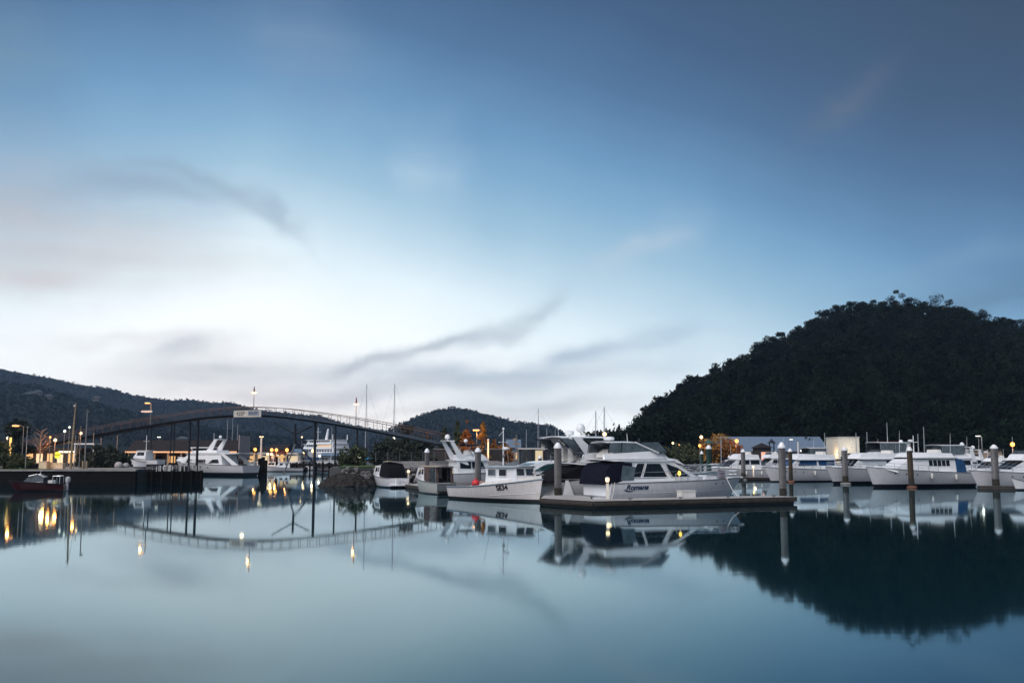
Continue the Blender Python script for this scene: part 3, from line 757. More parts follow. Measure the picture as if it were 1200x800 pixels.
        mb.tube([(X(-.47), -beam * .38, hs0 + .6), (X(-.47), beam * .38, hs0 + .6)], .022, 5).build('cockpit_rail', STEEL, root)
        MB().box((X(-.36), 0, hs0 + .15), (.8, beam * .5, .4)).build('cockpit_seat', OFFW, root)
    if mastx is not None:
        mx, mh = mastx
        MB().tube([(X(mx), 0, zt), (X(mx), 0, zt + mh)], [.06, .04], 6).tube([(X(mx), -.6, zt + mh * .7), (X(mx), .6, zt + mh * .7)], .025, 5).build('mast', WHITE, root)
        MB().lathe([(.02, 0), (.26, .02), (.28, .12), (.22, .2), (.02, .22)], (X(mx) + .35, 0, zt + mh * .72), 12).tube([(X(mx), 0, zt + mh * .72), (X(mx) + .35, 0, zt + mh * .73)], .04).build('radar_dome', WHITE, root, True)
    for k in range(ants): antenna(root, X(a) + .4 + .5 * k, (-1) ** k * w1 * .8, zf + (flyh if fly else 0), 1.6 + .5 * ((seed + k) % 3), r=.022)
    if ports: portholes(root, H, [.62 + .09 * k for k in range(ports)], .80, r=.06)
    if rails: H.rail(.42, .99, .55, .022, 6, True).build('bow_rail', STEEL, root)
    MB().prism([(L / 2 - .8, hb0 - .03), (L / 2 + .25, hb0 + .02), (L / 2 + .22, hb0 + .09), (L / 2 - .8, hb0 + .05)], -.15, .15).build('anchor_platform', WHITE, root)
    fender(root, H, .25, 1); fender(root, H, .5, 1)
    return root

PB = 'motor boats moored bow-out along the right hand berths'
cruiser(Vector((37.0, 142.5, 0)), Vector((27.3, 138.5, 0)), 3.6, 'white cruiser with dark windows, leftmost boat of the right hand row', group=PB, hs0=1.25, hb0=1.65, zt=2.75, wins=2, cab=(-.28, .24, .08), flyx=(-.26, .10), flyh=.75, ports=3, hardtop=None, ants=0, flyscreen=False)
cruiser(Vector((43.0, 128.0, 0)), Vector((31.4, 123.4, 0)), 3.8, 'white cruiser with bright blue window covers, behind the two piles at the pontoon end', group=PB, winm=BLUEC, cover=BLUEC, cab=(-.30, .26, .16), zt=2.75, flyx=(-.3, .16), flyh=.68, stripe=BLACK, brow=BLUEC, winz=(2.0, 2.62), wins=2, ants=0, seed=1, ports=3, flyscreen=False)
cruiser(Vector((47.2, 118.5, 0)), Vector((35.9, 113.2, 0)), 4.0, 'sedan cruiser with dark roof line, between blue covered boat and five paned one', group=PB, hs0=1.5, hb0=1.95, cab=(-.36, .27, .17), zt=2.85, flyx=(-.36, .17), flyh=.66, panes=(-.34, -.12, 3), winz=(2.05, 2.65), brow=BLACK, hullm=HULLW2, ants=1, seed=2, ports=0, flyscreen=False, canopy=None)
cruiser(Vector((48.3, 105.5, 0)), Vector((36.3, 101.4, 0)), 4.2, 'large white cruiser with five side panes, blue stern canopy and a radar mast', group=PB, hs0=1.45, hb0=2.05, cab=(-.3, .30, .13), zt=3.0, fly=True, flyx=(-.28, .16), flyh=.5, panes=(-.23, -.02, 5), winz=(2.15, 2.75), brow=DARKM, hullm=HULLW2, canopy=(-.40, BLUEC), mastx=(.02, 2.3), ants=1, seed=0, cover=WHITE, ports=3, rake=1.0, flyscreen=False)
cruiser(Vector((57.5, 101.5, 0)), Vector((45.1, 97.6, 0)), 4.0, 'white cruiser with sloping wraparound windows at the right edge, behind the front pile', group=PB, hs0=1.35, hb0=1.75, cab=(-.25, .22, .05), zt=2.7, flyx=(-.25, .08), flyh=.7, wins=3, ants=1, hullm=HULLW, seed=1, ports=2, brow=DARKM)
PF = 'boats moored further back behind the right hand row'
cruiser(Vector((57.0, 139.5, 0)), Vector((43.5, 135.0, 0)), 4.4, 'tall cruiser with long white hardtop and curved arch, in front of the lit white building', group=PF, hs0=1.6, hb0=2.0, zt=3.1, cab=(-.3, .22, .08), flyx=(-.32, .06), flyh=.7, hardtop=(-.36, .02, 1.95, WHITE), arch=(-.3, 1.6, .5), ants=2, seed=0, flyscreen=True)
cruiser(Vector((61.0, 129.5, 0)), Vector((49.5, 125.5, 0)), 4.2, 'cruiser with white hardtop over clear flybridge sides, behind the five paned boat', group=PF, hs0=1.6, hb0=1.9, zt=2.9, cab=(-.3, .2, .06), flyx=(-.3, .1), flyh=.6, hardtop=(-.24, .1, 1.65, WHITE), arch=(-.34, 1.3, -.4), ants=2, seed=1)
cruiser(Vector((64.0, 124.0, 0)), Vector((54.5, 119.5, 0)), 3.6, 'lower white cruiser with open stern, behind the gap before the right edge boat', group=PF, hs0=1.3, hb0=1.6, zt=2.5, cab=(-.25, .2, .05), flyx=(-.2, .08), flyh=.45, ants=1, seed=2)
cruiser(Vector((72.0, 127.5, 0)), Vector((61.0, 123.0, 0)), 4.0, 'flybridge cruiser showing over the right edge boat, under the orange lamp', group=PF, hs0=1.5, hb0=1.9, zt=3.0, cab=(-.25, .2, .05), flyx=(-.25, .08), flyh=.8, ants=1, seed=1)
cruiser(Vector((45.0, 158.0, 0)), Vector((36.5, 154.5, 0)), 3.6, 'small cruiser with white cabin, seen over the blue covered boat', group=PF, hs0=1.3, hb0=1.7, zt=2.9, ants=1, seed=2)
cruiser(Vector((33.5, 163.0, 0)), Vector((41.0, 160.0, 0)), 3.4, 'dark cabined boat tied near the pink lit kiosk', group=PF, hs0=1.2, hb0=1.6, zt=2.6, fly=False, winm=GLASS, ants=1, seed=2, hullm=HULLK)

def mk(px, D, w, **k):
    c = W(px, D); return (Vector((c.x + w / 2, D + 1.6, 0)), Vector((c.x - w / 2, D - 1.6, 0)))
for px, D, w, bm, lab, kw in (
    (856, 155, 9.5, 3.2, 'white cruiser with navy canopy half hidden behind the leftmost right hand cruiser', dict(canopy=(-.42, NAVYC), hs0=1.1, hb0=1.5, zt=2.5, fly=False, ants=1)),
    (948, 150, 10, 3.5, 'cruiser with pale hardtop seen between the blue covered boat and the white building', dict(hs0=1.4, hb0=1.8, zt=2.9, hardtop=(-.26, .06, 1.5, OFFW), flyh=.5, ants=2, seed=1)),
    (1023, 156, 11, 3.8, 'cruiser with radar arch seen just right of the white building', dict(hs0=1.5, hb0=1.9, zt=3.1, arch=(-.2, 1.2, .6), flyh=.7, ants=2)),
    (1062, 160, 9, 3.3, 'navy hulled boat with white cabin behind the radar mast', dict(hs0=1.4, hb0=1.8, zt=3.0, fly=False, hullm=HULLB, ants=1, mastx=(.0, 1.9))),
    (1128, 146, 10.5, 3.6, 'cruiser with leaning arch behind the blue stern canopy', dict(hs0=1.3, hb0=1.7, zt=2.7, arch=(-.25, 1.3, -.5), flyh=.55, ants=2, seed=2)),
    (1160, 150, 9, 3.3, 'small cruiser with black canopy beyond the front right pile', dict(canopy=(-.44, BLACKC), hs0=1.2, hb0=1.6, zt=2.6, fly=False, ants=1, mastx=(.02, 1.6)))):
    a_, b2_ = mk(px, D, w)
    cruiser(a_, b2_, bm, lab, group=PF, **kw)

# flybridge boat with swept arch behind the two launches
cruiser(W(503, 97), W(607, 101), 3.4, 'white flybridge cruiser with tall swept arch and blue bimini, behind the brown curtained launch', hs0=1.4, hb0=1.8, cab=(-.24, .16, .08), zt=2.75, wins=2, winz=(1.95, 2.6), fly=True, flyx=(-.2, .12), flyh=.62, arch=(-.16, 1.75, 1.5), bimini=(-.15, .02, 1.4, NAVYC), ants=0, domes=((-.1, 0, 1.55, .22),), canopy=None)
# ---------------------------------------------------------------- sleek sports cruiser
def sports_cruiser():
    S, Bw = W(676, 99), W(560, 92)
    root, L = boat_root('sports_cruiser', 'sleek white sports cruiser with curved green tinted side window, behind the fishing boat', 'motor boat', S, Bw)
    H = Hull(L, 3.7, 1.35, 1.5, rake=1.7, tr=.9)
    H.body().build('hull', HULLW2, root, True); H.deck(0, 1, -.04).build('deck', WHITE, root); H.rub(.03).build('rub_rail', GALV, root)
    X = lambda f: f * L
    # faired coachroof
    prof = [(X(-.38), 1.3), (X(.28), 1.4), (X(.2), 1.62), (X(.06), 2.25), (X(-.06), 2.62), (X(-.18), 2.72), (X(-.3), 2.6), (X(-.4), 2.2)]
    hs = House(prof, 1.55, 1.15, .45)
    hs.body().build('coachroof', WHITE, root, True)
    pane_set(root, hs, [[(X(-.33), 1.75), (X(.02), 1.72), (X(-.03), 2.1), (X(-.12), 2.38), (X(-.2), 2.42), (X(-.28), 2.25)]], GREENGL)
    pane_set(root, hs, [[(X(.04), 1.7), (X(.17), 1.68), (X(.07), 2.1), (X(0.02), 2.25)]], GREENGL)
    hs.front((X(.2), 1.62), (X(.06), 2.25), -.9, .9, .05, .95).build('windscreen', GREENGL, root)
    hs.front((X(.06), 2.25), (X(-.06), 2.62), -.8, .8, .02, .6).build('windscreen', GREENGL, root)
    for sd in (1, -1):
        MB().tube([(X(-.36), sd * 1.5, 1.75), (X(-.28), sd * 1.42, 2.3), (X(-.18), sd * 1.36, 2.5), (X(-.08), sd * 1.36, 2.42), (X(.05), sd * 1.42, 1.75)], .06, 6).build('window_arch', WHITE, root, True)
    roof(X(-.46), X(-.24), 1.3, 2.5, .12, .05, .9, 1, .2).build('radar_arch', WHITE, root, True)
    dome(root, X(-.3), 0, 2.72, .25)
    H.rail(.5, .99, .5, .02).build('bow_rail', STEEL, root)
    MB().box((X(-.43), 0, 1.55), (.9, 2.4, .3)).build('sun_pad', OFFW, root)
    MB().slab([(X(.1), -.6), (X(.3), -.5), (X(.3), .5), (X(.1), .6)], 1.62, 1.72).build('deck_cover', CYANC, root)
    return root
sports_cruiser()

# ---------------------------------------------------------------- white motor yacht by the wharf
def wharf_yacht():
    S, Bw = W(294, 166), W(206, 174)
    root, L = boat_root('motor_yacht', 'long white motor yacht with raised bow and leaning mast arch, moored under the footbridge', 'motor yacht', S, Bw)
    H = Hull(L, 4.6, 1.7, 2.5, rake=2.2, tr=.92)
    H.body().build('hull', mat_hull('hull_white_deep_boot', (.74, .75, .78), (.015, .018, .03), .5), root, True)
    H.deck(0, 1, -.05).build('deck', DECKW, root); H.rub(.05).build('rub_rail', GALV, root)
    X = lambda f: f * L
    hs = House([(X(-.24), 1.6), (X(.36), 2.1), (X(.33), 2.7), (X(.25), 3.7), (X(-.2), 3.7)], 2.0, 1.75, .3)
    hs.body().build('cabin', WHITE, root)
    pane_set(root, hs, [[(X(.0), 2.05), (X(.28), 2.15), (X(.26), 2.7), (X(.0), 2.7)], [(X(-.19), 2.05), (X(-.04), 2.05), (X(-.1), 2.7), (X(-.17), 2.7)]])
    hs.front((X(.33), 2.7), (X(.25), 3.7), -.9, .9, .1, .8).build('windscreen', GLASS, root)
    roof(X(-.42), X(.30), 1.95, 3.74, .14, .06, .8, 1).build('roof', WHITE, root, True)
    fb = House([(X(-.14), 3.8), (X(.24), 3.8), (X(.20), 4.2), (X(-.12), 4.25)], 1.6, 1.45, .3); fb.body().build('flybridge_coaming', WHITE, root)
    MB().sheet([(X(.21), -1.2, 4.15), (X(.21), 1.2, 4.15), (X(.17), 1.15, 4.7), (X(.17), -1.15, 4.7)], .03).build('flybridge_windscreen', CLEAR, root)
    roof(X(.0), X(.27), 1.5, 4.75, .12, .06, .85, 1).build('hardtop', WHITE, root, True)
    tk = House([(X(.3), 2.2), (X(.47), 2.5), (X(.42), 2.95), (X(.32), 3.1)], 1.3, 1.0, .5); tk.body().build('foredeck_trunk', WHITE, root)
    for sd in (1, -1):
        MB().tube([(X(.22), sd * 1.35, 4.75), (X(.2), sd * 1.4, 4.1)], .05, 5).build('hardtop_post', WHITE, root)
        MB().prism([(X(.05), 3.8), (X(-.04), 3.8), (X(-.11), 6.1), (X(-.075), 6.1)], sd * 1.1 - .08, sd * 1.1 + .08).build('arch_leg', WHITE, root)
        MB().prism([(X(-.44), 1.7), (X(-.36), 1.7), (X(-.2), 3.6), (X(-.25), 3.6)], sd * 1.85 - .06, sd * 1.85 + .06).build('cabin_wing', WHITE, root)
        MB().tube([(X(-.47), sd * 1.9, 1.7), (X(-.47), sd * 1.9, 2.5), (X(-.38), sd * 1.9, 2.6)], .03, 5).build('stern_rail', STEEL, root)
    roof(X(-.125), X(-.06), 1.2, 6.12, .12, .04, 1, 1).build('radar_arch', WHITE, root, True)
    dome(root, X(-.09), 0, 6.2, .28)
    MB().tube([(X(.02), -.4, 4.9), (X(.02), -.4, 7.2)], .03, 5).build('antenna', WHITE, root)
    H.rail(.4, .99, .6, .03).build('bow_rail', STEEL, root)
    portholes(root, H, (.45, .55, .65), .75, r=.1)
    return root
wharf_yacht()

# ---------------------------------------------------------------- red runabout by the sea wall
def runabout():
    S, Bw = W(77, 90), W(9, 89)
    root, L = boat_root('red_speedboat', 'low red speedboat with small windscreen and outboard, tied below the sea wall', 'speedboat', S, Bw)
    H = Hull(L, 2.1, .62, .92, rake=.9, tr=.9, zk=-.25, pw=1.0)
    H.body().build('hull', HULLR, root, True); H.deck(.35, 1, .0, .03).build('foredeck', RED, root); H.deck(0, .35, -.2, .08).build('cockpit_floor', DECKW, root)
    H.rub(.05).build('rub_rail', BLACK, root)
    X = lambda f: f * L
    hs = House([(X(-.14), .7), (X(.22), .82), (X(.12), 1.35), (X(-.02), 1.5), (X(-.14), 1.25)], .85, .65, .25)
    hs.body().build('cuddy_windscreen', CLEAR, root)
    MB().tube([(X(.12), -.7, 1.36), (X(-.02), -.68, 1.52), (X(-.14), -.72, 1.27)], .03, 5).tube([(X(.12), .7, 1.36), (X(-.02), .68, 1.52), (X(-.14), .72, 1.27)], .03, 5).build('windscreen_frame', STEEL, root)
    mb = MB()
    for xx in (-.3, -.42):
        mb.tube([(X(xx), -.8, .65), (X(xx), -.75, 1.35), (X(xx), .75, 1.35), (X(xx), .8, .65)], .03, 5)
    for y in (-.75, .75): mb.tube([(X(-.3), y, 1.35), (X(-.42), y, 1.35)], .03, 5)
    mb.build('ski_frame', STEEL, root)
    MB().lathe([(.05, 0), (.2, .05), (.24, .3), (.2, .48), (.03, .55)], (X(-.5) - .15, 0, .75), 10).box((X(-.5) - .1, 0, .45), (.2, .16, .8)).build('outboard_motor', mat('grey_outboard', (.5, .5, .52), .4), root, True)
    MB().box((X(-.25), -.35, .8), (.4, .45, .35)).box((X(-.25), .35, .8), (.4, .45, .35)).build('seat', OFFW, root)
    MB().tube([(X(-.05), .3, 1.5), (X(-.08), .3, 1.95)], .015, 4).build('antenna', WHITE, root)
runabout()

# ---------------------------------------------------------------- sailing boats
def sailboat(S, Bw, mast, label, cover=BLUEC, hullm=None, beam=2.8, shroud=True, group=None, hs=1.0, covermain=True):
    root, L = boat_root('sailing_yacht', label, 'sailing boat', S, Bw, group)
    H = Hull(L, beam, hs, hs + .35, rake=1.1, tr=.6, fl=.3, full=.4)
    H.body(14, 6).build('hull', hullm or HULLS, root, True); H.deck(0, 1, -.03).build('deck', DECKW, root)
    X = lambda f: f * L
    hsx = House([(X(-.15), hs), (X(.22), hs + .15), (X(.17), hs + .4), (X(-.15), hs + .6)], beam * .3, beam * .24, .4)
    hsx.body().build('coachroof', WHITE, root)
    pane_set(root, hsx, [[(X(-.12), hs + .25), (X(.1), hs + .28), (X(.08), hs + .42), (X(-.12), hs + .45)]])
    MB().tube([(X(.06), 0, hs + .3), (X(.05), 0, mast)], [.09, .05], 6).build('mast', ALU, root)
    MB().tube([(X(.05), 0, hs + 1.5), (X(-.36), 0, hs + 1.45)], .06, 6).build('boom', ALU, root)
    if covermain:
        MB().tube([(X(.05), 0, hs + 1.75), (X(-.1), 0, hs + 1.68), (X(-.36), 0, hs + 1.55)], [.24, .2, .1], 8).build('sail_cover', cover, root, True)
    if shroud:
        mb = MB()
        top = (X(.05), 0, mast - .2)
        for e in ((X(.02), beam * .45, hs), (X(.02), -beam * .45, hs), (X(-.49), 0, hs), (X(.48), 0, hs + .3)): mb.tube([top, e], .012, 3)
        zc = hs + (mast - hs) * .55
        mb.tube([(X(.05), -beam * .3, zc), (X(.05), beam * .3, zc)], .025, 4)
        mb.build('rigging', GALV, root)
    return root
def mast_boat(px, topy, D, label, heading=170, L=9.0, **k):
    c = W(px, D); z = P(px, topy, D).z; h = math.radians(heading)
    d = Vector((math.cos(h), math.sin(h), 0)) * L
    return sailboat(c - d * .55, c + d * .45, z, label, **k)
mast_boat(428, 449, 168, 'sailing yacht under a bright blue cover with the tall mast nearest the rocks', 200, 9, cover=CYANC, beam=3.2)
mast_boat(461, 449, 165, 'sailing yacht with tall mast and crosstrees rising behind the dark bushes', 170, 10)
mast_boat(631, 478, 165, 'sailing yacht with the tallest pale mast left of the hardtop yacht', 185, 10)
mast_boat(641, 501, 175, 'sailing yacht with a short pale mast just right of the tallest one', 185, 8.5, shroud=False)
mast_boat(651, 503, 180, 'sailing yacht with short mast nearest the hardtop yacht', 185, 8.5, shroud=False)
mast_boat(617, 503, 185, 'sailing yacht with a thin faint mast over the white pavilion', 185, 8.5, shroud=False)
mast_boat(699, 481, 120, 'sailing yacht with dark mast rising above the hardtop yacht roof', 200, 10, cover=NAVYC)
mast_boat(709, 476, 112, 'sailing yacht with dark mast and lamp, nearest the named cruiser', 200, 10, cover=NAVYC)
for i, (px, ty, D) in enumerate(((1042, 495, 170), (1018, 506, 160), (1085, 500, 165), (1005, 507, 178), (968, 507, 176), (1078, 508, 150), (846, 512, 170))):
    mast_boat(px, ty, D, ('sailing yacht with tall dark mast against the black hill right of the lit white building', 'sailing yacht with thin mast just right of the lit white building',
        'sailing yacht with thin pale mast right of the radar mast', 'sailing yacht with faint mast in front of the lit white building', 'sailing yacht with faint mast left of the lit white building',
        'sailing yacht with stub mast right beside the radar mast', 'sailing yacht with short pale mast over the yellow bush')[i], 190, 8.5, shroud=False, group='sailing boats among the right hand berths', cover=NAVYC)
for i, (px, ty, D) in enumerate(((265, 492, 235), (271, 489, 238), (277, 497, 232), (231, 497, 240), (388, 500, 242), (480, 500, 175))):
    mast_boat(px, ty, D, ('sailing yacht with leftmost faint mast under the bridge banner', 'sailing yacht with the highest faint mast under the bridge banner', 'sailing yacht with short faint mast under the bridge banner',
        'sailing yacht with thin mast beside the twin bridge columns', 'sailing yacht with thin mast beside the white ferry', 'sailing yacht with thin mast near the right end of the bridge')[i], 180, 9, shroud=False, group='sailing boats beyond the footbridge', cover=NAVYC)

# small boats by the lit town quay
def small_boat(S, Bw, label, hullm=None, cabin=True, group=None, cover=None, mast=0):
    root, L = boat_root('small_cabin_boat', label, 'small boat', S, Bw, group)
    H = Hull(L, L * .36, .75, 1.15, rake=.6, tr=.85)
    H.body(12, 5).build('hull', hullm or HULLW, root, True); H.deck(0, 1, -.05).build('deck', DECKW, root); H.rub(.04).build('rub_rail', GALV, root)
    X = lambda f: f * L
    if cabin:
        hs = House([(X(-.15), .8), (X(.25), 1.0), (X(.2), 1.3), (X(.12), 1.95), (X(-.15), 2.0)], L * .14, L * .12, .2)
        hs.body().build('cabin', WHITE, root)
        pane_set(root, hs, [[(X(-.1), 1.35), (X(.12), 1.35), (X(.1), 1.8), (X(-.1), 1.8)]])
        hs.front((X(.2), 1.3), (X(.12), 1.95), -.9, .9).build('windscreen', GLASS, root)
        roof(X(-.25), X(.16), L * .14, 2.02, .06, .04).build('roof', cover or WHITE, root, True)
    if mast: MB().tube([(X(-.05), 0, 2.0), (X(-.05), 0, mast)], .05, 5).tube([(X(-.05), -.6, mast * .8), (X(-.05), .6, mast * .8)], .03, 4).build('mast', WHITE, root)
    return root
TQ = 'small boats tied along the town quay'
_wb = small_boat(W(188, 139), W(148, 141), 'white workboat with wheelhouse and stub mast standing behind the timber jetty', None, True, None, None, 4.2); _wb.location.z = 1.95
for i, (px, D, L_, lab) in enumerate(((302, 225, 7, 'small white cabin boat under the left town lamps'), (318, 228, 6, 'small white boat with cabin between the town lamps'), (333, 215, 8, 'white cabin boat nearest the dark wharf piles'),
        (345, 232, 6, 'small white boat behind the wharf piles'), (376, 236, 7, 'white cabin boat in front of the ferry'), (386, 228, 6, 'small white boat at the right end of the dark wharf'))):
    c = W(px, D); small_boat(c + Vector((L_ / 2, .6, 0)), c - Vector((L_ / 2, .6, 0)), lab, group=TQ, mast=4.0 if i % 2 else 0, hullm=HULLK if i in (1,) else None)
small_boat(W(1206, 92.5), W(1186, 92), 'little white dinghy on the dark pontoon at the right edge', None, False)

# ---------------------------------------------------------------- ferry
def ferry():
    S, Bw = W(401, 560), W(352, 590)
    root, L = boat_root('ferry', 'large white passenger ferry with lit decks beyond the bridge columns', 'ship', S, Bw)
    H = Hull(L, 12, 5.5, 7.5, rake=3, tr=.95, zk=-1)
    H.body().build('hull', mat_hull('ferry_hull', (.7, .72, .75), (.02, .07, .2), 3.2), root, True); H.deck(0, 1, -.1).build('deck', DECKW, root)
    X = lambda f: f * L
    for z0, z1, a, b_ in ((5.4, 8.2, -.48, .36), (8.2, 10.8, -.46, .30), (10.8, 13.2, -.42, .22)):
        hs = House([(X(a), z0), (X(b_), z0), (X(b_ - .05), z1), (X(a), z1)], 5.7, 5.5, .3); s_ = hs.body().build('superstructure', WHITE, root)
        for k in range(11):
            u0 = a + .03 + (b_ - a - .12) * k / 11; u1 = u0 + (b_ - a - .12) / 16
            for sd in (1, -1):
                hs.side([(X(u0), z0 + 1.0), (X(u1), z0 + 1.0), (X(u1), z0 + 1.9), (X(u0), z0 + 1.9)], sd, .03).build('window', WINW if (z0 < 9 and z0 > 8 and k < 6) else GLASS, s_)
        hs.front((X(b_), z0), (X(b_ - .05), z1), -.9, .9, .35, .75).build('bridge_window', GLASS, s_)
        roof(X(a) - .8, X(b_) + .4, 6.0, z1, .25, .1, .85, 1).build('deck_edge', WHITE, root)
    MB().tube([(X(-.12), 0, 13), (X(-.16), 0, 19.5)], [.9, .5], 8).build('funnel', WHITE, root)
    MB().tube([(X(.08), 0, 13), (X(.08), 0, 20.5)], .15, 6).tube([(X(.08), -2, 18), (X(.08), 2, 18)], .1, 5).build('mast', WHITE, root)
    for y in (-5, 5): MB().tube([(X(-.44), y, 13), (X(-.44), y, 16)], .3, 6).build('vent_pipe', WHITE, root)
ferry()
# ================================================================ SETTING
def struct(o, kind='structure'): o['kind'] = kind; return o
# ---- water: one sheet to the horizon
wm = bpy.data.materials.new('harbour_water'); wm.use_nodes = True
nt = wm.node_tree; b = nt.nodes['Principled BSDF']
b.inputs['Base Color'].default_value = (.0012, .014, .019, 1); b.inputs['Specular Tint'].default_value = (.74, .93, 1, 1)
b.inputs['Roughness'].default_value = .035; b.inputs['IOR'].default_value = 1.31
tc = nt.nodes.new('ShaderNodeTexCoord'); mp = nt.nodes.new('ShaderNodeMapping'); mp.inputs['Scale'].default_value = (.35, .9, 1)
nt.links.new(tc.outputs['Object'], mp.inputs[0])
no = nt.nodes.new('ShaderNodeTexNoise'); no.inputs['Scale'].default_value = 1.1; no.inputs['Detail'].default_value = 3
nt.links.new(mp.outputs[0], no.inputs['Vector'])
bp = nt.nodes.new('ShaderNodeBump'); bp.inputs['Strength'].default_value = .014; bp.inputs['Distance'].default_value = .05
nt.links.new(no.outputs['Fac'], bp.inputs['Height'])
# teal water: mirror reflection with a cyan cast put into its colour, weighted by Fresnel over a dark body colour; roughness drifts a little in broad patches
fr = nt.nodes.new('ShaderNodeFresnel'); fr.inputs['IOR'].default_value = 1.45
df = nt.nodes.new('ShaderNodeBsdfDiffuse'); df.inputs['Color'].default_value = (.0015, .016, .022, 1)
gl = nt.nodes.new('ShaderNodeBsdfGlossy'); gl.inputs['Color'].default_value = (.75, .93, 1, 1)
pn = nt.nodes.new('ShaderNodeTexNoise'); pn.inputs['Scale'].default_value = .05; pn.inputs['Detail'].default_value = 4; nt.links.new(tc.outputs['Object'], pn.inputs['Vector'])
pr_ = nt.nodes.new('ShaderNodeMapRange'); pr_.inputs['From Min'].default_value = .35; pr_.inputs['From Max'].default_value = .7; pr_.inputs['To Min'].default_value = .022; pr_.inputs['To Max'].default_value = .055
nt.links.new(pn.outputs['Fac'], pr_.inputs['Value']); nt.links.new(pr_.outputs[0], gl.inputs['Roughness'])
nt.links.new(bp.outputs['Normal'], gl.inputs['Normal'])
wmx = nt.nodes.new('ShaderNodeMixShader'); nt.links.new(fr.outputs[0], wmx.inputs[0]); nt.links.new(df.outputs[0], wmx.inputs[1]); nt.links.new(gl.outputs[0], wmx.inputs[2])
nt.links.new(wmx.outputs[0], nt.nodes['Material Output'].inputs['Surface']); nt.nodes.remove(b)
struct(MB().add([(-2600, -300, 0), (2600, -300, 0), (2600, 2400, 0), (-2600, 2400, 0)], [(0, 1, 2, 3)]).build('water', wm))
# harbour bed, well below
struct(MB().add([(-2600, -300, -6), (2600, -300, -6), (2600, 2400, -6), (-2600, 2400, -6)], [(0, 1, 2, 3)]).build('harbour_bed', mat('mud', (.04, .04, .035), .9)))

def xy(px, D): v = W(px, D, 1.0); return (v.x, v.y)
LZ = 1.6; JZ = 1.36
left_poly = [(-420, 117.3), xy(160, 117.4), xy(205, 126), xy(216, 150), xy(222, 180), xy(283, 187), xy(290, 242), xy(345, 245), xy(398, 249), xy(398, 330), (-420, 360)]
struct(MB().slab(left_poly, -3, LZ).build('ground', ASPH))
mid_poly = [xy(395, 150), xy(386, 118), xy(400, 108), xy(437, 110), xy(500, 118), xy(600, 128), xy(700, 145), xy(760, 165), xy(830, 185), xy(1000, 190), (260, 190), (520, 720), (60, 720), xy(700, 330), xy(402, 300)]
struct(MB().slab(mid_poly, -3, 1.75).build('shore_ground', ASPH))
# lawns
struct(MB().slab([(-160, 118.2), xy(60, 118.4), xy(60, 124), xy(30, 132), (-160, 134)], LZ - .5, LZ + .05).build('lawn', GRASS))
struct(MB().slab([xy(398, 112), xy(440, 116), xy(452, 132), xy(430, 146), xy(404, 146)], 1.2, 1.95).build('mound_lawn', GRASS))
struct(MB().slab([xy(62, 118.4), xy(160, 118.6), xy(190, 150), xy(60, 150)], LZ - .4, LZ + .06).build('quay_paving', PAVE))
# ---- sea wall
wl = thing('sea_wall', 'dark weathered sea wall with pale coping on the left', 'sea wall', (-80, 117, 0))
MB().box((0, 0, .25), (71.2, .5, 2.4)).build('wall_face', SEAW, wl)
MB().box((0, .02, LZ - .09), (71.3, .75, .18)).build('coping', CONC, wl)
# timber jetty
a, b_ = W(160.5, 118.5), W(223, 122)
L_ = (b_ - a).length
jt = thing('timber_jetty', 'dark timber jetty with low posts jutting from the sea wall', 'jetty', ((a.x + b_.x) / 2, (a.y + b_.y) / 2 + 2.5, 0), math.atan2(b_.y - a.y, b_.x - a.x))
MB().box((0, 0, JZ - .12), (L_, 5, .24)).build('deck', DARKW, jt)
MB().box((0, -2.42, (JZ - 1.2) / 2 - .03), (L_ - .1, .12, JZ + .9)).build('timber_facing', SEAW, jt)
for k in range(6): MB().tube([(-L_ / 2 + .2 + k * (L_ - .4) / 5, -2.56, -1.5), (-L_ / 2 + .2 + k * (L_ - .4) / 5, -2.56, JZ + .1)], .15, 8).build('pile', DARKW, jt)
MB().box((L_ / 2 + .0, 0, (JZ - 1.2) / 2 - .03), (.14, 4.9, JZ + .9)).build('end_facing', SEAW, jt)
MB().tube([(-L_ / 2, -2.2, JZ + .6), (L_ / 2, -2.2, JZ + .6)], .03, 5).build('rail', GALV, jt)
for k in range(13): MB().tube([(-L_ / 2 + .3 + k * (L_ - .6) / 12, -2.2, JZ - .04), (-L_ / 2 + .3 + k * (L_ - .6) / 12, -2.2, JZ + .63)], .05, 5).build('rail_post', OFFW if k % 3 else GALV, jt)
for i, f in enumerate((.33, .42, .47, .52, .72)):
    p = a + (b_ - a) * f
    o = MB().lathe([(.2, 0), (.22, .4), (.2, .62), (.1, .7), (.02, .72)], (0, 0, 0), 10).build('bollard', OFFW if i in (1, 3) else CONC, None, True, (p.x, p.y + 1.5, JZ + .003))
    tag(o, 'stubby pale bollard standing on the timber jetty', 'bollard', 'bollards on the timber jetty')
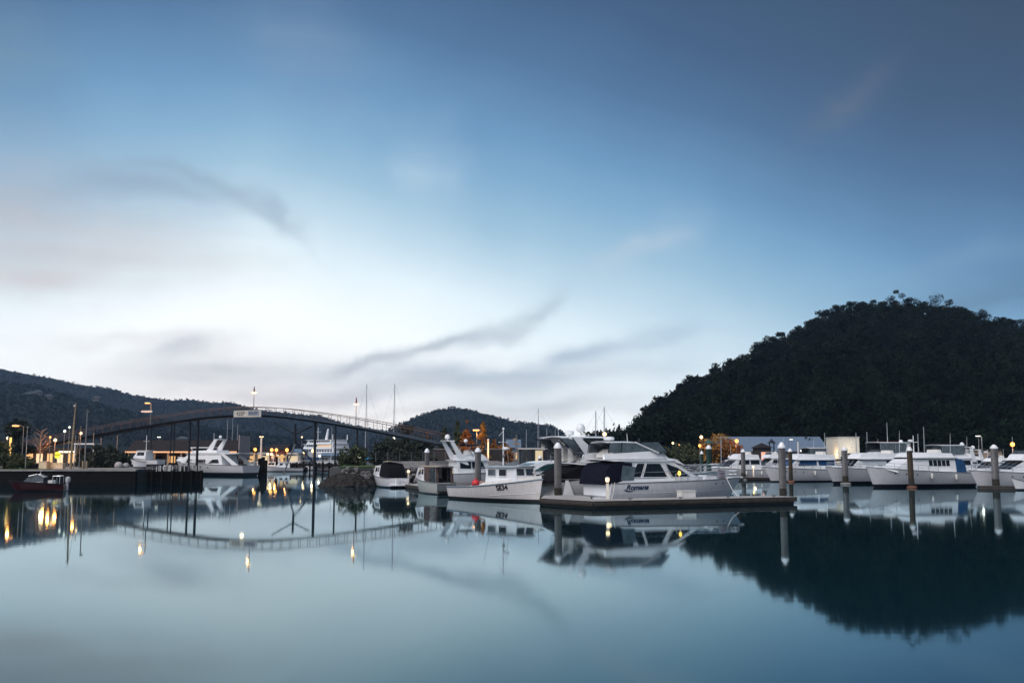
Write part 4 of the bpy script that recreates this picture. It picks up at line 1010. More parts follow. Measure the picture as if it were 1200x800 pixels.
# ---- riprap: slopes and the dark mound
def boulders(pts, sizes, name, m):
    V, Q = [], []; nu, nv = 7, 4
    for k, (p, s) in enumerate(zip(pts, sizes)):
        rs = 1 + RNG.normal(size=(nv + 1, nu)) * .14; sc3 = s * (0.7 + RNG.random(3) * .6) * np.array([1, 1, .75])
        vs = []
        for i in range(nv + 1):
            th = PI * (i + .15) / (nv + .3)
            for j in range(nu):
                ph = 2 * PI * j / nu
                vs.append(np.array([math.sin(th) * math.cos(ph), math.sin(th) * math.sin(ph), math.cos(th)]) * rs[i, j] * sc3 + p)
        o = len(V); V += vs
        for i in range(nv):
            for j in range(nu):
                Q.append((o + i * nu + j, o + i * nu + (j + 1) % nu, o + (i + 1) * nu + (j + 1) % nu, o + (i + 1) * nu + j))
    return struct(np_obj(name, np.array(V), np.array(Q), m), 'stuff')
pts, sz = [], []
mc = np.array([W(405, 106).x, 107.5])
for k in range(520):
    a_ = RNG.random() * 2 * PI; r = math.sqrt(RNG.random())
    x, y = r * 2.75 * math.cos(a_), r * 5.0 * math.sin(a_)
    pts.append(np.array([mc[0] + x, mc[1] + y, -.2 + 1.12 * (1 - r ** 2.2)])); sz.append(.28 + RNG.random() * .3)
boulders(pts, sz, 'rock_mound', ROCK)
pts, sz = [], []
line = [Vector((*q, 0)) for q in mid_poly[2:10]]
for a, c in zip(line[:-1], line[1:]):
    d = c - a; n = Vector((d.y, -d.x, 0)).normalized()
    for k in range(int(d.length * 9)):
        f, e = RNG.random(), RNG.random()
        p = a + d * f + n * (3.6 * e - .3)
        pts.append(np.array([p.x, p.y, 1.75 - 2.1 * e])); sz.append(.2 + RNG.random() * .22)
boulders(pts, sz, 'riprap_bank', RIPR)

# gravel bank behind the launches
rr = []
for px in range(440, 606, 11):
    D = float(np.interp(px, (440, 500, 560, 605), (113, 121, 126, 130))); e = .62 * min(1, (px - 440) / 22, (605 - px) / 22)
    q = [xy(px, D + o) for o in (0, 7, 21, 23)]
    rr.append([(q[0][0], q[0][1], 1.5), (q[1][0], q[1][1], 1.9 + e), (q[2][0], q[2][1], 1.9 + e), (q[3][0], q[3][1], 1.5)])
struct(MB().loft(rr).build('gravel_bank', mat('bank_gravel', (.20, .19, .185), .95, var=.5, scale=2.2, bump=1.0)))
# ---- hills
def skyl(pts, px): return np.interp(px, [p[0] for p in pts], [p[1] for p in pts])
def hill(name, pts, Db, Dr, Dk, m, tree_h, z0=1.5, ncol=160, nrow=36, rough=1.0, expo=1.15):
    p0, p1 = pts[0][0], pts[-1][0]
    pxs = np.linspace(p0, p1, ncol)
    V = []
    ph = RNG.random(12) * 6.28
    for px in pxs:
        sy = skyl(pts, px); kx, kz = ray(px, sy)
        dr = Dr(px) if callable(Dr) else Dr
        zr = max(z0 + .5, CAM_H + kz * dr - tree_h)
        for j in range(nrow + 1):
            s = j / nrow
            if s < .75:
                t = s / .75; D = Db + (dr - Db) * t; z = z0 + (zr - z0) * (1 - (1 - t) ** expo)
                z += rough * math.sin(PI * t) * (math.sin(px * .021 + t * 5 + ph[0]) + .6 * math.sin(px * .053 - t * 9 + ph[1]) + .4 * math.sin(px * .11 + t * 17 + ph[2])) * (zr - z0) * .035
            else:
                t = (s - .75) / .25; D = dr + (Dk - dr) * t; z = zr + (z0 - zr) * (t ** 1.3)
            V.append((kx * D, D, z))
    n = nrow + 1; Q = []
    for i in range(ncol - 1):
        for j in range(nrow): Q.append((i * n + j, (i + 1) * n + j, (i + 1) * n + j + 1, i * n + j + 1))
    V = np.array(V)
    o = struct(np_obj(name, V, np.array(Q), m, smooth=True))
    return o, V.reshape(ncol, n, 3)

def crown(n, R, H, leaf, nc, rng, z0=.0, gap=.34, droop=0.0, cone=False):
    cs = []
    for k in range(nc):
        th = rng.random() * 2 * PI; zz = rng.random()
        if cone: rr = R * (1 - zz) ** .8 * (.3 + .5 * rng.random())
        else: rr = R * math.sqrt(max(.05, 1 - (2 * zz - 1) ** 2)) * (.25 + .55 * rng.random())
        cs.append((rr * math.cos(th), rr * math.sin(th), z0 + H * (.08 + .84 * zz), R * gap * (.6 + .7 * rng.random()) * ((1.15 - zz) if cone else 1)))
    cs = np.array(cs); idx = rng.integers(0, nc, n); c = cs[idx]
    d = rng.normal(size=(n, 3)); d /= np.linalg.norm(d, axis=1)[:, None]
    r = (rng.random(n) ** .4)[:, None] * c[:, 3:4]
    ctr = c[:, :3] + d * r * np.array([1, 1, .75])
    u = rng.normal(size=(n, 3)); u /= np.linalg.norm(u, axis=1)[:, None]
    w = np.cross(u, rng.normal(size=(n, 3))); w /= np.linalg.norm(w, axis=1)[:, None]
    s = leaf * (.6 + .8 * rng.random(n))[:, None]
    V = np.stack([ctr - u * s, ctr - w * s * .6, ctr + u * s, ctr + w * s * .6], 1).reshape(-1, 3)
    return V

def forest(name, H, rows, spacing_m, tpls, m, kmin=.8, kmax=1.3, sink=.0):
    nc_, nr_, _ = H.shape
    out = []
    j1 = int((nr_ - 1) * .80)
    for i in range(nc_ - 1):
        for j in range(rows, j1):
            A, B_, Cc, Dd = H[i, j], H[i + 1, j], H[i + 1, j + 1], H[i, j + 1]
            area = np.linalg.norm(np.cross(B_ - A, Dd - A))
            lam = area / spacing_m ** 2; n = int(lam) + (RNG.random() < lam % 1)
            for _ in range(n):
                f, e = RNG.random(), RNG.random()
                p = A * (1 - f) * (1 - e) + B_ * f * (1 - e) + Cc * f * e + Dd * (1 - f) * e
                T = tpls[RNG.integers(len(tpls))]; a_ = RNG.random() * 6.28; k = kmin + (kmax - kmin) * RNG.random()
                ca, sa = math.cos(a_) * k, math.sin(a_) * k
                out.append(np.stack([T[:, 0] * ca - T[:, 1] * sa + p[0], T[:, 0] * sa + T[:, 1] * ca + p[1], T[:, 2] * k + p[2] - sink], 1))
    V = np.concatenate(out)
    return struct(np_obj(name, V, np.arange(len(V)).reshape(-1, 4), m), 'stuff')

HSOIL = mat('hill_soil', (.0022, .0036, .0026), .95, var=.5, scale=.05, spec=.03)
SK_R = [(688, 520), (700, 512), (715, 505), (735, 498), (745, 491), (755, 479), (770, 467), (785, 457), (800, 448), (815, 440), (830, 433), (850, 423), (870, 412), (890, 401), (905, 393), (925, 385), (940, 378), (955, 370), (970, 362), (990, 356), (1025, 353), (1055, 351), (1080, 356), (1100, 354), (1115, 353), (1130, 360), (1150, 366), (1165, 371), (1180, 373), (1200, 375), (1280, 370), (1400, 395), (1600, 440)]
SK_R = [(x, y + 4) for x, y in SK_R]
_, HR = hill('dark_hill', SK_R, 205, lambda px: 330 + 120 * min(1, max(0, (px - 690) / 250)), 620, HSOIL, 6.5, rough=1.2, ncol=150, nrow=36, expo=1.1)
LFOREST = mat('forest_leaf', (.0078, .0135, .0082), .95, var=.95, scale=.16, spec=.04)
tp = [crown(230, 4.0, 8.0, .45, 9, RNG, 0, gap=.42) for _ in range(5)] + [crown(230, 3.2, 9, .42, 9, RNG, 0, gap=.42), crown(150, 2.6, 7.5, .4, 7, RNG, 0, gap=.5)]
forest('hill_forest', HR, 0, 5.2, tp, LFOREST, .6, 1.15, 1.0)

SK1 = [(-320, 412), (-100, 425), (0, 429), (20, 433), (60, 440), (100, 449), (130, 452), (150, 459), (200, 466), (225, 465), (250, 469), (270, 468), (300, 477), (340, 481), (360, 483), (375, 484), (400, 492), (430, 499), (450, 502), (480, 515), (505, 532)]
SK1b = [(-320, 425), (0, 443), (40, 447), (90, 462), (150, 478), (200, 490), (260, 500), (330, 508), (400, 520), (450, 533)]
SK2 = [(380, 535), (430, 515), (455, 501), (470, 493), (490, 484), (505, 479), (530, 474), (550, 476), (570, 482), (600, 490), (640, 494), (652, 498), (665, 509), (690, 522), (720, 535)]
SK3 = [(630, 531), (690, 513), (715, 504), (735, 499), (760, 492), (820, 480), (900, 480)]
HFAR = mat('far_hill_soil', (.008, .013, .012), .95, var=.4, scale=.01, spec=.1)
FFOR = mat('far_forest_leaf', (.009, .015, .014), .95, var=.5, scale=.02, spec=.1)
tf = [crown(26, 4.2, 6.5, 1.7, 6, RNG, 0) for _ in range(6)]
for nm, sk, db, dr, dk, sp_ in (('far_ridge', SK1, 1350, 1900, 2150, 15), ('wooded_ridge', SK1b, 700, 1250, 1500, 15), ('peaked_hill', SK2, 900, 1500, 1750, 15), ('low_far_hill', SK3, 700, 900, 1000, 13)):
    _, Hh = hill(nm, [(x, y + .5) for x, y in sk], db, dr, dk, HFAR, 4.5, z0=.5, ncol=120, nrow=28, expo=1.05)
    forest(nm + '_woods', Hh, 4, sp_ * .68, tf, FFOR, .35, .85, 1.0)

# ---- trees
def limb(mb, p, d, L, r, depth, rng, spread=.6, n=3):
    q = p + d * L
    mb.tube([p, p + d * L * .5 + Vector(rng.normal(size=3) * L * .04), q], [r, r * .8, r * .55], 5, False)
    if depth <= 0: return
    for k in range(n):
        dd = (d + Vector(rng.normal(size=3)) * spread); dd.z = abs(dd.z) * .7 + .25; dd.normalize()
        limb(mb, p + d * L * (.55 + .45 * rng.random()), dd, L * (.6 + .15 * rng.random()), r * .5, depth - 1, rng, spread, n)

def tree(name, label, loc, h, R, leafm, cat='tree', trunk=.3, n=900, leaf=.22, cone=False, group=None, bark=BARK, nc=14, seed=0, gap=.34):
    rng = np.random.default_rng(100 + seed)
    root = thing(name, label, cat, loc, 0, group)
    mb = MB(); limb(mb, Vector((0, 0, -.2)), Vector((.03, 0, 1)).normalized(), h * (trunk + .25), max(.06, h * .022), 2, rng, .5)
    mb.build('trunk', bark, root, True)
    V = crown(n, R, h * (1 - trunk), leaf, nc, rng, h * trunk, gap=gap, cone=cone)
    np_obj('crown', V, np.arange(len(V)).reshape(-1, 4), leafm, root)
    return root
def hillz(px, near_ridge=.72):
    i = int(np.interp(px, np.linspace(SK_R[0][0], SK_R[-1][0], 150), np.arange(150)))
    j = int(27 * near_ridge / .75); return HR[i, min(27, j)]
# individual trees breaking the skyline of the dark hill
sky_trees = [(752, 7, 3), (762, 8, 3), (772, 8, 3.4), (786, 8, 3.5), (801, 9, 3.6), (812, 10, 4), (816, 9, 3.2), (838, 9, 3.8), (846, 10, 4), (862, 9, 3.6), (876, 9, 3.6), (894, 11, 4.0), (903, 10, 3.6), (920, 10, 4.4),
             (934, 10, 4.5), (952, 10, 4.8), (968, 11, 4.6), (984, 11, 5), (1002, 11, 5), (1014, 10, 5), (1030, 10, 5), (1043, 10, 5), (1055, 14, 4.8), (1068, 11, 4.5), (1082, 10, 4.5), (1100, 13, 6.4), (1112, 11, 4.6), (1126, 10, 4.6), (1140, 9, 4.5), (1157, 11.5, 4.4), (1172, 10, 4.8), (1186, 10, 5), (1197, 10, 4.6)]
tproto = {}
for i, (px, h, R) in enumerate(sky_trees):
    p = hillz(px); key = i % 6
    if px in (1055, 1100, 1157, 894): key = px
    if key not in tproto:
        lab = {1055: 'tallest dark tree on the summit of the dark hill', 1100: 'broad flat topped dark tree right of the summit of the dark hill', 1157: 'taller dark tree on the right shoulder of the dark hill', 894: 'tall dark tree halfway up the left slope skyline of the dark hill'}.get(px, 'dark evergreen tree breaking the skyline of the dark hill')
        t = tree('hill_tree', lab, (p[0], p[1], p[2] - 1.0), h, R, LFOREST, n=1500, leaf=.3, trunk=.14, seed=i, nc=11, gap=.44, group='trees along the skyline of the dark hill')
        tproto[key] = (t, h)
    else:
        t0_, h0 = tproto[key]; dup(t0_, (p[0], p[1], p[2] - 1.0), RNG.random() * 6, scale=(h / h0,) * 3)

# bare lit tree, left quay
bt = thing('bare_tree', 'bare leafless tree lit orange, standing in the dark planter on the quay', 'tree', W(46, 125, LZ))
rng = np.random.default_rng(5); mb = MB()
mb.tube([(0, 0, 0), (.02, 0, 1.6), (-.03, 0, 3.4), (0, 0, 5.0)], [.09, .08, .055, .02], 6)
for k in range(22):
    z = 1.9 + k * .13; a_ = k * 2.4; d = Vector((math.cos(a_), math.sin(a_) * .8, .75)).normalized()
    limb(mb, Vector((0, 0, z)), d, 1.1 - k * .028, .03, 2, rng, .35, 2)
mb.build('trunk', PBARK, bt, True)
o = MB().box((0, 0, .25), (1.9, 1.3, .5)).box((0, 0, .52), (2.0, 1.4, .08)).build('planter', DARKM, None, False, W(46, 124.2, LZ)); tag(o, 'dark square planter at the foot of the bare tree', 'planter')

def bush(px, D, z, w, h, m, label, seed, name='bush', n=900, cat='bush', group=None, leaf=.16):
    rng = np.random.default_rng(seed); c = W(px, D, z)
    root = thing(name, label, cat, c, 0, group)
    mb = MB()
    for k in range(5):
        a_ = k * 1.3; mb.tube([(0, 0, -.1), (math.cos(a_) * w * .3, math.sin(a_) * w * .2, h * .6)], [.05, .02], 5)
    mb.build('stem', BARK, root)
    V = crown(n, w / 2, h, leaf, 14, rng, 0, gap=.45); np_obj('foliage', V, np.arange(len(V)).reshape(-1, 4), m, root)
LB = 'shrubs in the left bed beside the bridge foot'
bush(-4, 124, LZ, 4, 3.4, LEAF, 'large green shrub at the left edge, below the footbridge end', 1, group=LB, n=1600)
bush(6, 123, LZ, 3, 1.9, LEAF, 'low shrub left of the lamp post, beside the bridge foot', 2, group=LB)
bush(19, 122, LZ, 2.8, 1.7, LEAF, 'rounded shrub under the sodium lamp', 3, group=LB)
bush(31, 122, LZ, 2.4, 1.4, LEAF, 'small shrub between the sodium lamp and the planter', 4, group=LB)
bush(20, 145, LZ, 6, 6.5, LEAFD, 'dark round tree behind the footbridge end at the left', 5, 'round_tree', 1600, 'tree', leaf=.3)
for i, (px, D, w, h) in enumerate(((102, 135, 4, 2.4), (115, 132, 4.5, 3.0), (128, 134, 4, 2.6), (140, 132, 3.4, 2.2))):
    bush(px, D, LZ, w, h, LEAFD, ('dark hedge shrub below the white pergola', 'tallest dark hedge shrub between pergola and long shed', 'dark hedge shrub in front of the lit posts', 'low dark hedge shrub nearest the long shed')[i], 20 + i, 'hedge_shrub', 900, group='hedge shrubs left of the long shed', leaf=.22)
bush(414, 134, 1.8, 4.6, 2.6, LEAF, 'round green shrub on the lawn behind the rock mound', 30, n=1500, leaf=.18)
bush(403, 140, 1.8, 3.4, 1.9, LEAF, 'smaller green shrub at the left end of the lawn', 31, n=900, leaf=.18)
for i, (px, D, w, h) in enumerate(((447, 150, 5, 3.6), (457, 148, 5, 4.0), (468, 146, 5, 3.8), (479, 145, 4.5, 6.0), (489, 144, 5, 4.0), (500, 146, 5, 3.6))):
    bush(px, D, 1.8, w, h, LEAFD, ('leftmost dark shrub under the tall mast', 'dark shrub right below the white masthead lamp', 'dark shrub right of the tall mast', 'tallest dark shrub under the bridge end', 'dark shrub right of the tallest one under the bridge', 'dark shrub at the right end of the bridge')[i], 40 + i, 'dark_shrub', 1300, group='dark shrubs on the central bank', leaf=.22)
for px, D, h, R, m, lab, s in ((547, 150, 7.2, 1.6, LEAFO, 'conical tree glowing orange left of the street lamp', 1), (566, 148, 7.0, 1.35, LEAFY, 'brightest yellow conical tree right of the street lamp', 2), (536, 156, 7.4, 1.6, LEAF, 'dark green conical tree behind the swept arch', 3), (521, 158, 6.4, 1.6, LEAF, 'dark conical tree left of the swept arch', 4), (579, 160, 4.4, 1.7, LEAFO, 'small orange tree behind the lit post', 5), (591, 162, 4.2, 1.9, LEAFO, 'low dull orange tree left of the lattice mast', 6), (500, 165, 5.8, 1.5, LEAFO, 'faint orange brown tree at the bridge end', 7)):
    tree('conical_tree', lab, W(px, D, 1.75), h, R, m, cone=True, trunk=.12, n=1300, leaf=.2, group='conical trees on the central bank', seed=50 + s, nc=22, gap=.55)
bush(838, 192, 1.75, 7.5, 5.2, LEAFY, 'large yellow lit bush left of the long blue roof', 60, 'lamplit_bush', 2200, leaf=.25)  # yellow of this foliage is lamplight painted in, not season
bush(853, 190, 1.75, 5, 4.2, LEAFO, 'darker orange bush in front of the long blue roof', 61, 'lamplit_bush', 1400, leaf=.25)
bush(866, 192, 1.75, 4, 3.8, LEAFO, 'small red orange bush behind the capped pile', 62, 'lamplit_bush', 1200, leaf=.22)
for i, (px, h) in enumerate(((770, 3.2), (783, 3.0), (797, 2.8), (808, 3.4))):
    bush(px, 200, 1.75, 8, h, LEAF, ('low bush at the foot of the dark hill nearest the cruiser', 'low bush under the two dim lamps', 'low bush right of the two dim lamps', 'low bush left of the small pavilion')[i], 70 + i, 'low_bush', 1000, group='bushes along the hill foot', leaf=.3)

# ---- footbridge
bpts = [(8, 531, 156), (40, 527, 155), (80, 518.5, 154), (120, 510.5, 153), (160, 503.5, 152), (200, 497, 151), (240, 491.5, 150), (270, 489, 149), (297, 488, 148), (330, 489.5, 145.5), (360, 493, 143), (400, 499, 139), (440, 506, 135), (480, 514, 130), (520, 522.5, 126)]
bx = np.linspace(8, 520, 97)
by = np.interp(bx, [q[0] for q in bpts], [q[1] for q in bpts]); bd = np.interp(bx, [q[0] for q in bpts], [q[2] for q in bpts])
for _ in range(6):
    by[1:-1] = (by[:-2] + 2 * by[1:-1] + by[2:]) / 4; bd[1:-1] = (bd[:-2] + 2 * bd[1:-1] + bd[2:]) / 4
BP = [P(x, y, d) for x, y, d in zip(bx, by, bd)]
org = BP[48].copy(); org.z = 0
br = thing('footbridge', 'long arched pedestrian footbridge over the harbour entrance with slatted railings', 'footbridge', org)
BL = [p - org for p in BP]
def bnorm(i):
    a, c = BL[max(0, i - 1)], BL[min(96, i + 1)]; d = (c - a); d.z = 0; d.normalize(); return Vector((-d.y, d.x, 0))
def bz(px): return np.interp(px, bx, [p.z for p in BP])
def bp_at(px, off=0.0):
    i = int(round(np.interp(px, bx, np.arange(97)))); return BP[i] + bnorm(i) * off
rings = []
for i, p in enumerate(BL):
    n = bnorm(i) * 1.2; rings.append([p - n * .8, p + n * .8, p + n + Vector((0, 0, .28)), p - n + Vector((0, 0, .28))])
MB().loft(rings).build('deck_beam', DARKM, br)
BRR = mat('bridge_rail_paint', (.12, .07, .055), .5, .2, var=.2)
for sd in (-1, 1):
    rl = MB(); top = [p + bnorm(i) * 1.15 * sd + Vector((0, 0, 1.45)) for i, p in enumerate(BL)]
    rl.tube(top, .045, 5)
    for hh in (.7, 1.1): rl.tube([p + bnorm(i) * 1.15 * sd + Vector((0, 0, hh)) for i, p in enumerate(BL)], .012, 3)
    r_ = rl.build('railing', BRR, br)
    ps = MB()
    for i in range(0, 97, 2):
        p = BL[i] + bnorm(i) * 1.15 * sd; ps.tube([p + Vector((0, 0, .3)), p + Vector((0, 0, 1.45))], .03, 4)
    ps.build('baluster', BRR, r_)
def column(px, r, zb, off=0.0, name='column', zt=None):
    p = bp_at(px, off); 
    q = Vector((P(px, 520, p.y).x, p.y, 0)) - org
    MB().tube([(q.x, q.y, zb), (q.x, q.y, (zt or bz(px)) + .02)], r, 10).build(name, DARKM, br)
    return q
for px, r, zb in ((172, .09, 1.5), (177, .09, 1.5), (200, .09, 1.5), (204, .09, 1.5), (222, .17, -1), (231.5, .2, -1), (369, .2, -2), (393, .12, -1), (418.5, .12, 1)):
    column(px, r, zb)
for px in (174.5, 202, 227):
    p = bp_at(px); q = Vector((P(px, 520, p.y).x, p.y, 0)) - org
    MB().box((q.x, q.y, Z(522, p.y)), (1.4, .5, .14)).build('cross_head', DARKM, br)
# splayed main pier
p = bp_at(346) - org
zj = Z(508, bp_at(346).y)
def brp(px, y):
    q = P(px, y, bp_at(346).y) - org; return (q.x, q.y, q.z)
MB().tube([brp(346, 497), brp(346, 520)], .16, 8).build('column', DARKM, br)
MB().tube([brp(346, 520), brp(332, 556)], .12, 6).build('pier_leg', GALV, br)
MB().tube([brp(346, 516), brp(372, 548)], .12, 6).build('pier_leg', DARKM, br)
MB().tube([brp(346, 509), brp(322, 495)], .1, 6).build('arch_strut', DARKM, br)
MB().tube([brp(346, 509), brp(366, 499)], .1, 6).build('arch_strut', DARKM, br)
# banner on the near rail
pa, pb = bp_at(281, 0), bp_at(312, 0)
cen = (pa + pb) / 2; dd = (pb - pa); ang = math.atan2(dd.y, dd.x); n = Vector((-math.sin(ang), math.cos(ang), 0))
cen = cen - n * 1.28; cen.z = Z(484.6, cen.y)
bn = thing('bridge_banner', 'white rectangular sign with dark lettering fixed to the middle of the footbridge', 'sign', cen, ang)
w_ = dd.length
MB().box((0, 0, 0), (w_, .06, 1.0)).build('board', WALLP, bn)
MB().box((-w_ * .25 + .05, -.05, 0), (w_ * .5 - .2, .02, .9)).build('panel', WALLP, bn)
MB().box((w_ * .25 - .1, -.05, .05), (w_ * .5 - .5, .02, .7)).build('panel', mat('blue_grey_panel', (.22, .25, .32), .6), bn)
RX = Matrix.Rotation(PI / 2, 4, 'X')
text_mesh('KEEP', .85, BLACK, 'lettering', bn, Matrix.Translation((-w_ * .25 + .05, -.065, 0)) @ RX, sx=.78)
text_mesh('RIGHT', .62, DARKM, 'lettering', bn, Matrix.Translation((w_ * .25 - .15, -.065, .05)) @ RX, sx=.85)
point(cen + Vector((0, -1.0, -1.2)), WM_, 14, .3)

# ---- lamps
def lamp(px, y, D, zb, kind, m, label, col=None, w=0, name='street_lamp', postx=None, r=.045, group=None, hs=1.0, cat='street lamp', postm=GALV):
    base = W(postx if postx is not None else px, D, zb); hd = P(px, y, D)
    root = thing(name, label, cat, base, 0, group)
    h = hd - base
    if kind == 'cobra':
        MB().tube([(0, 0, 0), (0, 0, h.z - .1)], [r * 1.3, r], 7).build('post', postm, root)
        MB().tube([(0, 0, h.z - .15), (h.x * .5, 0, h.z + .05), (h.x, 0, h.z + .08)], r * .6, 5).build('arm', postm, root)
        MB().box((h.x, 0, h.z + .06), (.9 * hs, .35 * hs, .12), taper=.8).build('housing', postm, root)
        MB().box((h.x, 0, h.z - .05), (.75 * hs, .3 * hs, .1)).build('lamp', m, root)
    elif kind == 'globe':
        MB().tube([(0, 0, 0), (0, 0, h.z - .15)], [r * 1.2, r], 7).build('post', postm, root)
        MB().ball((0, 0, h.z), .24 * hs, 10).build('lamp', m, root, True)
        MB().lathe([(.15 * hs, 0), (.1 * hs, .08), (.02, .12)], (0, 0, h.z + .24 * hs), 8).build('cap', postm, root)
    elif kind == 'cone':
        MB().tube([(0, 0, 0), (0, 0, h.z - .1)], [r * 1.2, r], 7).build('post', postm, root)
        MB().lathe([(.12, .1), (.1, .65), (.05, .95), (.02, 1.05)], (0, 0, h.z), 8).build('finial', mat('rust_finial', (.2, .06, .05), .6), root)
        MB().lathe([(.1, -.12), (.2, -.02), (.42 * hs, .06), (.12, .16)], (0, 0, h.z), 10).build('lamp', m, root)
    elif kind == 'flood':
        MB().tube([(0, 0, 0), (0, 0, h.z)], [r * 1.3, r], 7).build('post', postm, root)
        for k in (-1, 1): MB().box((k * .35 * hs, 0, h.z), (.5 * hs, .3, .3 * hs)).build('lamp', m, root)
    elif kind == 'pedestal':
        MB().box((0, 0, h.z * .42), (.17, .17, h.z * .84)).build('post', OFFW, root)
        MB().lathe([(.09, -.1), (.12, 0), (.12, .12), (.04, .17)], (0, 0, h.z), 8).build('lamp', m, root)
        MB().lathe([(.13, .13), (.14, .17), (.02, .22)], (0, 0, h.z), 8).build('cap', OFFW, root)
    if w: point(hd + Vector((0, -.6, -.5 * max(1, hs))), col, w * .07, .16)
    return root
S_, Wm, Co = SODIUM, WARM, COOL
lamp(18.5, 498.5, 126, LZ, 'cobra', S_, 'street lamp with wide orange head at the far left, above the shrubs', OR_, 1300, postx=25)
lamp(7, 513, 153, LZ, 'globe', emis('dim_white', (.8, .85, .7), 2), 'dim hooked lamp at the very left edge', OR_, 1400, hs=.8)
lamp(21.5, 522.5, 153, LZ, 'globe', Wm, 'small warm globe lamp below the wide orange street lamp', OR_, 600, hs=1.0)
lamp(57, 512, 152.5, LZ, 'globe', emis('dim_orange', (1, .5, .15), 2.5), 'dim orange lamp over the footbridge ramp behind the bare tree', OR_, 1400, hs=.6)
lamp(63, 515.5, 126, LZ, 'globe', Wm, 'globe lamp between the bare tree and the leaning mast', OR_, 1500, hs=.85)
lamp(73.5, 505, 130, LZ, 'globe', Co, 'lower of two small white lamps left of the leaning mast', hs=.7)
lamp(79, 500.5, 130, LZ, 'globe', emis('dim_white', (.8, .85, .7), 2), 'higher of two small white lamps left of the leaning mast', hs=.6)
lamp(92.5, 507.5, 125, LZ, 'globe', Wm, 'warm globe lamp just right of the leaning mast', OR_, 600, hs=.8)
lamp(173, 472, 152, bz(175), 'cobra', S_, 'sodium lamp with sign arm on the left part of the footbridge', OR_, 1100, postx=176, r=.07)
o = MB().box((0, 0, 0), (1.7, .08, .28)).build('sign_board', OFFW, None, False, P(172, 482, 151.7)); tag(o, 'small pale sign board on the post below the sodium bridge lamp', 'sign')
for px, y in ((297, 460.5), (417, 474)):
    p = bp_at(px)
    lamp(px, y, p.y, p.z + .3, 'cone', Wm, 'lamp post with red tip over the bridge banner' if px == 297 else 'lamp post with red tip on the right part of the footbridge', OR_, 500, r=.05, group='red tipped lamps on the footbridge', hs=1.1)
for k, (px, y, D) in enumerate(((108, 500, 151), (215, 486, 148), (250, 482, 147), (385, 488, 138))):
    pass
lamp(185, 512, 205, LZ, 'flood', Co, 'small white light behind the long dark shed', hs=.5)
TL = 'orange lamps along the town quay'
tl = ((279.6, 527, 225, 'leftmost orange town lamp, next to the shed gable'), (287.7, 525, 228, 'second orange town lamp, above the brightest one'), (298.5, 526.5, 222, 'third orange town lamp, left of the floodlight pole'), (318, 527, 226, 'orange town lamp right of the floodlight pole'),
      (323.5, 527, 230, 'orange town lamp nearest the pale building'), (335.8, 527, 222, 'orange town lamp left of the splayed bridge pier'))
for px, y, D, lab in tl: lamp(px, y, D, LZ, 'globe', S_, lab, OR_, 1400, group=TL, hs=1.6)
lamp(283, 531, 218, LZ, 'globe', emis('bright_warm', (1, .68, .25), 4), 'brightest yellow white lamp on the town quay', WM_, 900, hs=1.8)
lamp(313.5, 532, 224, LZ, 'globe', Wm, 'left one of two low warm lamps on the town quay', WM_, 400, hs=1.3)
lamp(317.8, 532, 224, LZ, 'globe', Wm, 'right one of two low warm lamps on the town quay', WM_, 400, hs=1.3)
lamp(356, 530, 240, LZ, 'globe', Wm, 'small warm lamp left of the ferry', WM_, 300, hs=1.2)
lamp(366.5, 528, 236, LZ, 'globe', Wm, 'bright warm lamp in front of the ferry beside the bridge column', WM_, 700, hs=1.8)
lamp(374.5, 534, 236, LZ, 'globe', Co, 'low white lamp in front of the ferry', CO_, 200, hs=1.2)
lamp(353, 512, 260, LZ, 'globe', Wm, 'faint high lamp above the ferry bow', hs=.9)
lamp(305.5, 511.5, 232, LZ, 'flood', emis('pale_flood', (1, .85, .5), 1.2), 'tall floodlight pole on the town quay', WM_, 40, r=.2, postm=OFFW, hs=.8)
lamp(421, 534, 152, 1.8, 'globe', Co, 'white lamp beside the blue covered yacht', CO_, 350, hs=1.5)
lamp(415, 535.5, 150, 1.8, 'globe', Wm, 'warm lamp left of the blue covered yacht', WM_, 100, hs=1.0)
lamp(461, 513.5, 163, 1.8, 'globe', Co, 'white lamp on the post in line with the second tall mast', hs=.9)
lamp(447, 527, 160, 1.8, 'globe', emis('dim_white', (.8, .85, .7), 2), 'dim white lamp above the leftmost dark shrub', hs=.6)
lamp(558, 503.5, 146, 1.75, 'cobra', emis('orange_head', (1, .40, .08), 4), 'tall orange street lamp between the two glowing conical trees', OR_, 4200, postx=558.6, hs=1.2)
lamp(709, 508.5, 105, 1.2, 'globe', Wm, 'warm lamp on the dark post behind the hardtop yacht', WM_, 60, hs=.9)
lamp(789, 519, 205, 1.75, 'globe', emis('dim_warm', (1, .7, .3), 4), 'left one of two dim lamps at the hill foot', hs=.9)
lamp(796, 521, 207, 1.75, 'globe', emis('dim_orange', (1, .5, .15), 2.5), 'right one of two dim lamps at the hill foot', hs=.7)
lamp(822.5, 512, 196, 1.75, 'globe', Wm, 'higher warm lamp beside the small pavilion roof', WM_, 700, hs=1.4)
lamp(820.5, 522, 190, 1.75, 'globe', S_, 'lower orange lamp beside the small pavilion roof', OR_, 600, hs=1.2)
lamp(864, 516.5, 189, 1.75, 'globe', S_, 'orange lamp in front of the long blue roof', OR_, 1000, hs=1.5)
lamp(896, 531, 178, 1.75, 'globe', Wm, 'warm lamp beside the pink lit kiosk', WM_, 200, hs=1.0)
lamp(927, 514.5, 178, 1.75, 'cobra', Co, 'street lamp with pale head above the big front pile', postx=925, hs=.8)
lamp(939.5, 528, 175, 1.75, 'globe', Co, 'tiny white lamp right of the white pole', hs=.7)
